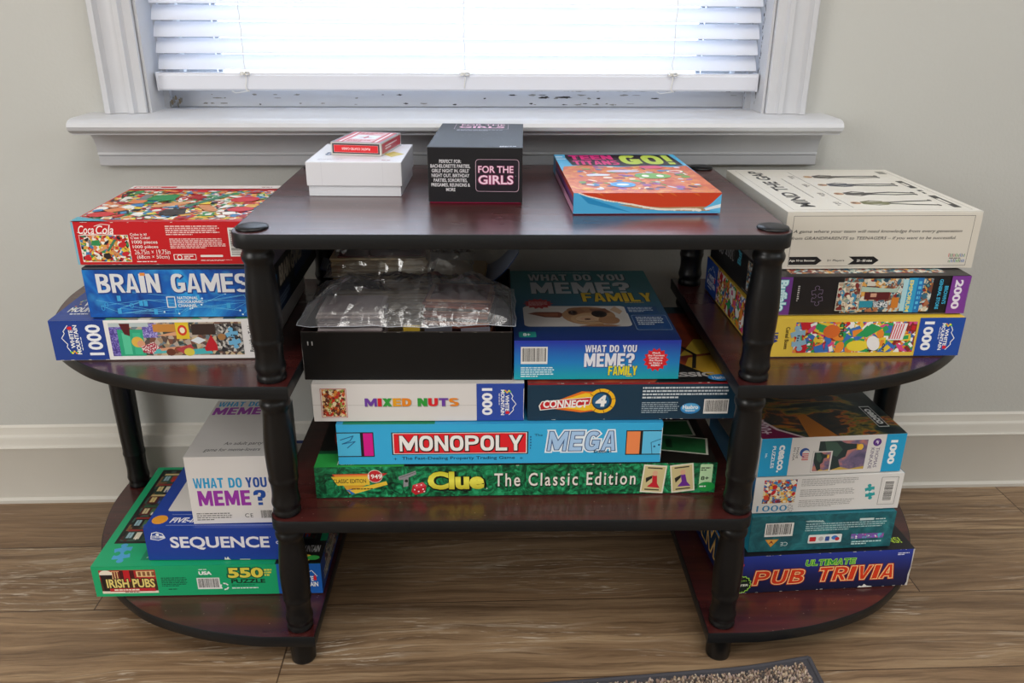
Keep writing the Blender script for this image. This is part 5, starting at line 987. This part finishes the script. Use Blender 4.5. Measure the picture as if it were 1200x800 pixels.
# ------------------------------------------------------------------ rug at the lower edge
rug = empty('door_mat', (.394, -.0265, 0), math.radians(5.2)); tag(rug, 'brown and grey loop pile mat with dark bound edge, corner on the floor in front', 'rug')
RW, RD = 1.05, .62
b = MB(); vs = []; nx, ny = 60, 3
def lift(x, y):   # corner curls up a little
    d = math.hypot(x*1.0, y*1.0); return .010*max(0, 1-d/.10)**1.3
g = N('loop_pile'); vo = g.n('TexVoronoi', {'Vector': g.mapped(), 'Scale': 260.0}); cc = g.n('SeparateColor', {0: vo.outputs['Color']}).outputs[0]
g.set(Base_Color=g.ramp(cc, [(0, '#8f7a66'), (.25, '#b59f86'), (.5, '#6a5a4e'), (.7, '#a38c80'), (.88, '#4a4440')], 'CONSTANT'), Roughness=.95); g.bump(vo.outputs[0], 1.0, .004); PILE = g.m
BIND = plain('rug_binding', '#45444a', .9)
base = MB(); vv_ = []
xs_ = [-RW+RW*(i/80)**.7 for i in range(81)]; ys_ = [-RD*(j/40)**1.6 for j in range(41)]
for z_ in (.0, .0045):
    for y_ in ys_:
        for x_ in xs_: vv_.append((x_, y_, z_+lift(x_, y_)))
nX, nY = 81, 41; fs = []
for k_ in (0, 1):
    for j in range(nY-1):
        for i in range(nX-1):
            a = k_*nX*nY+j*nX+i; q = (a, a+1, a+nX+1, a+nX); fs.append(q if k_ == 0 else q[::-1])
for i in range(nX-1): fs.append((i, i+1, nX*nY+i+1, nX*nY+i)); a = (nY-1)*nX; fs.append((a+i+1, a+i, nX*nY+a+i, nX*nY+a+i+1))
for j in range(nY-1): a = j*nX; fs.append((a+nX, a, nX*nY+a, nX*nY+a+nX)); c = a+nX-1; fs.append((c, c+nX, nX*nY+c+nX, nX*nY+c))
base.add(vv_, fs, BIND); base.build('backing', rug)
e = MB(); e.tube([(x_, 0, .0042+lift(x_, 0)) for x_ in xs_], .0032, BIND, 8); e.tube([(0, y_, .0042+lift(0, y_)) for y_ in ys_], .0032, BIND, 8); e.build('bound_edge', rug, smooth=True)
p_ = MB(); rr = random.Random(77); TUFT = [mat(c, .95) for c in ('#9a8570', '#b8a48c', '#6a5a50', '#a8948c', '#504a48', '#c4b4a0', '#8a7468')]
o_ = [(math.cos(a), math.sin(a)) for a in [i*math.pi/3 for i in range(6)]]
for i in range(9000):
    x_ = -RW*rr.random()*.62-.012; y_ = -.010-.075*rr.random()**1.0
    z_ = .0045+lift(x_, y_); r1 = rr.uniform(.0012, .0022); h_ = rr.uniform(.004, .0075); dx, dy = rr.uniform(-.002, .002), rr.uniform(-.002, .002)
    vs = [(x_+a*r1, y_+b_*r1, z_) for a, b_ in o_]+[(x_+dx+a*r1*.8, y_+dy+b_*r1*.8, z_+h_*.7) for a, b_ in o_]+[(x_+dx*1.3, y_+dy*1.3, z_+h_)]
    p_.add(vs, [(k_, (k_+1) % 6, 6+(k_+1) % 6, 6+k_) for k_ in range(6)]+[(6+k_, 6+(k_+1) % 6, 12) for k_ in range(6)], rr.choice(TUFT))
p_.keep = True
p_.add([(-RW+.01, -RD+.01, .009), (-.010, -RD+.01, .009), (-.010, -.086, .009), (-RW+.01, -.086, .009)], [(0, 1, 2, 3)], PILE)
p_.add([(-RW+.01, -.086, .009), (-RW*.63, -.086, .009), (-RW*.63, -.010, .009), (-RW+.01, -.010, .009)], [(0, 1, 2, 3)], PILE)
pl = p_.build('loop_pile', rug, smooth=True); pl['kind'] = 'stuff'
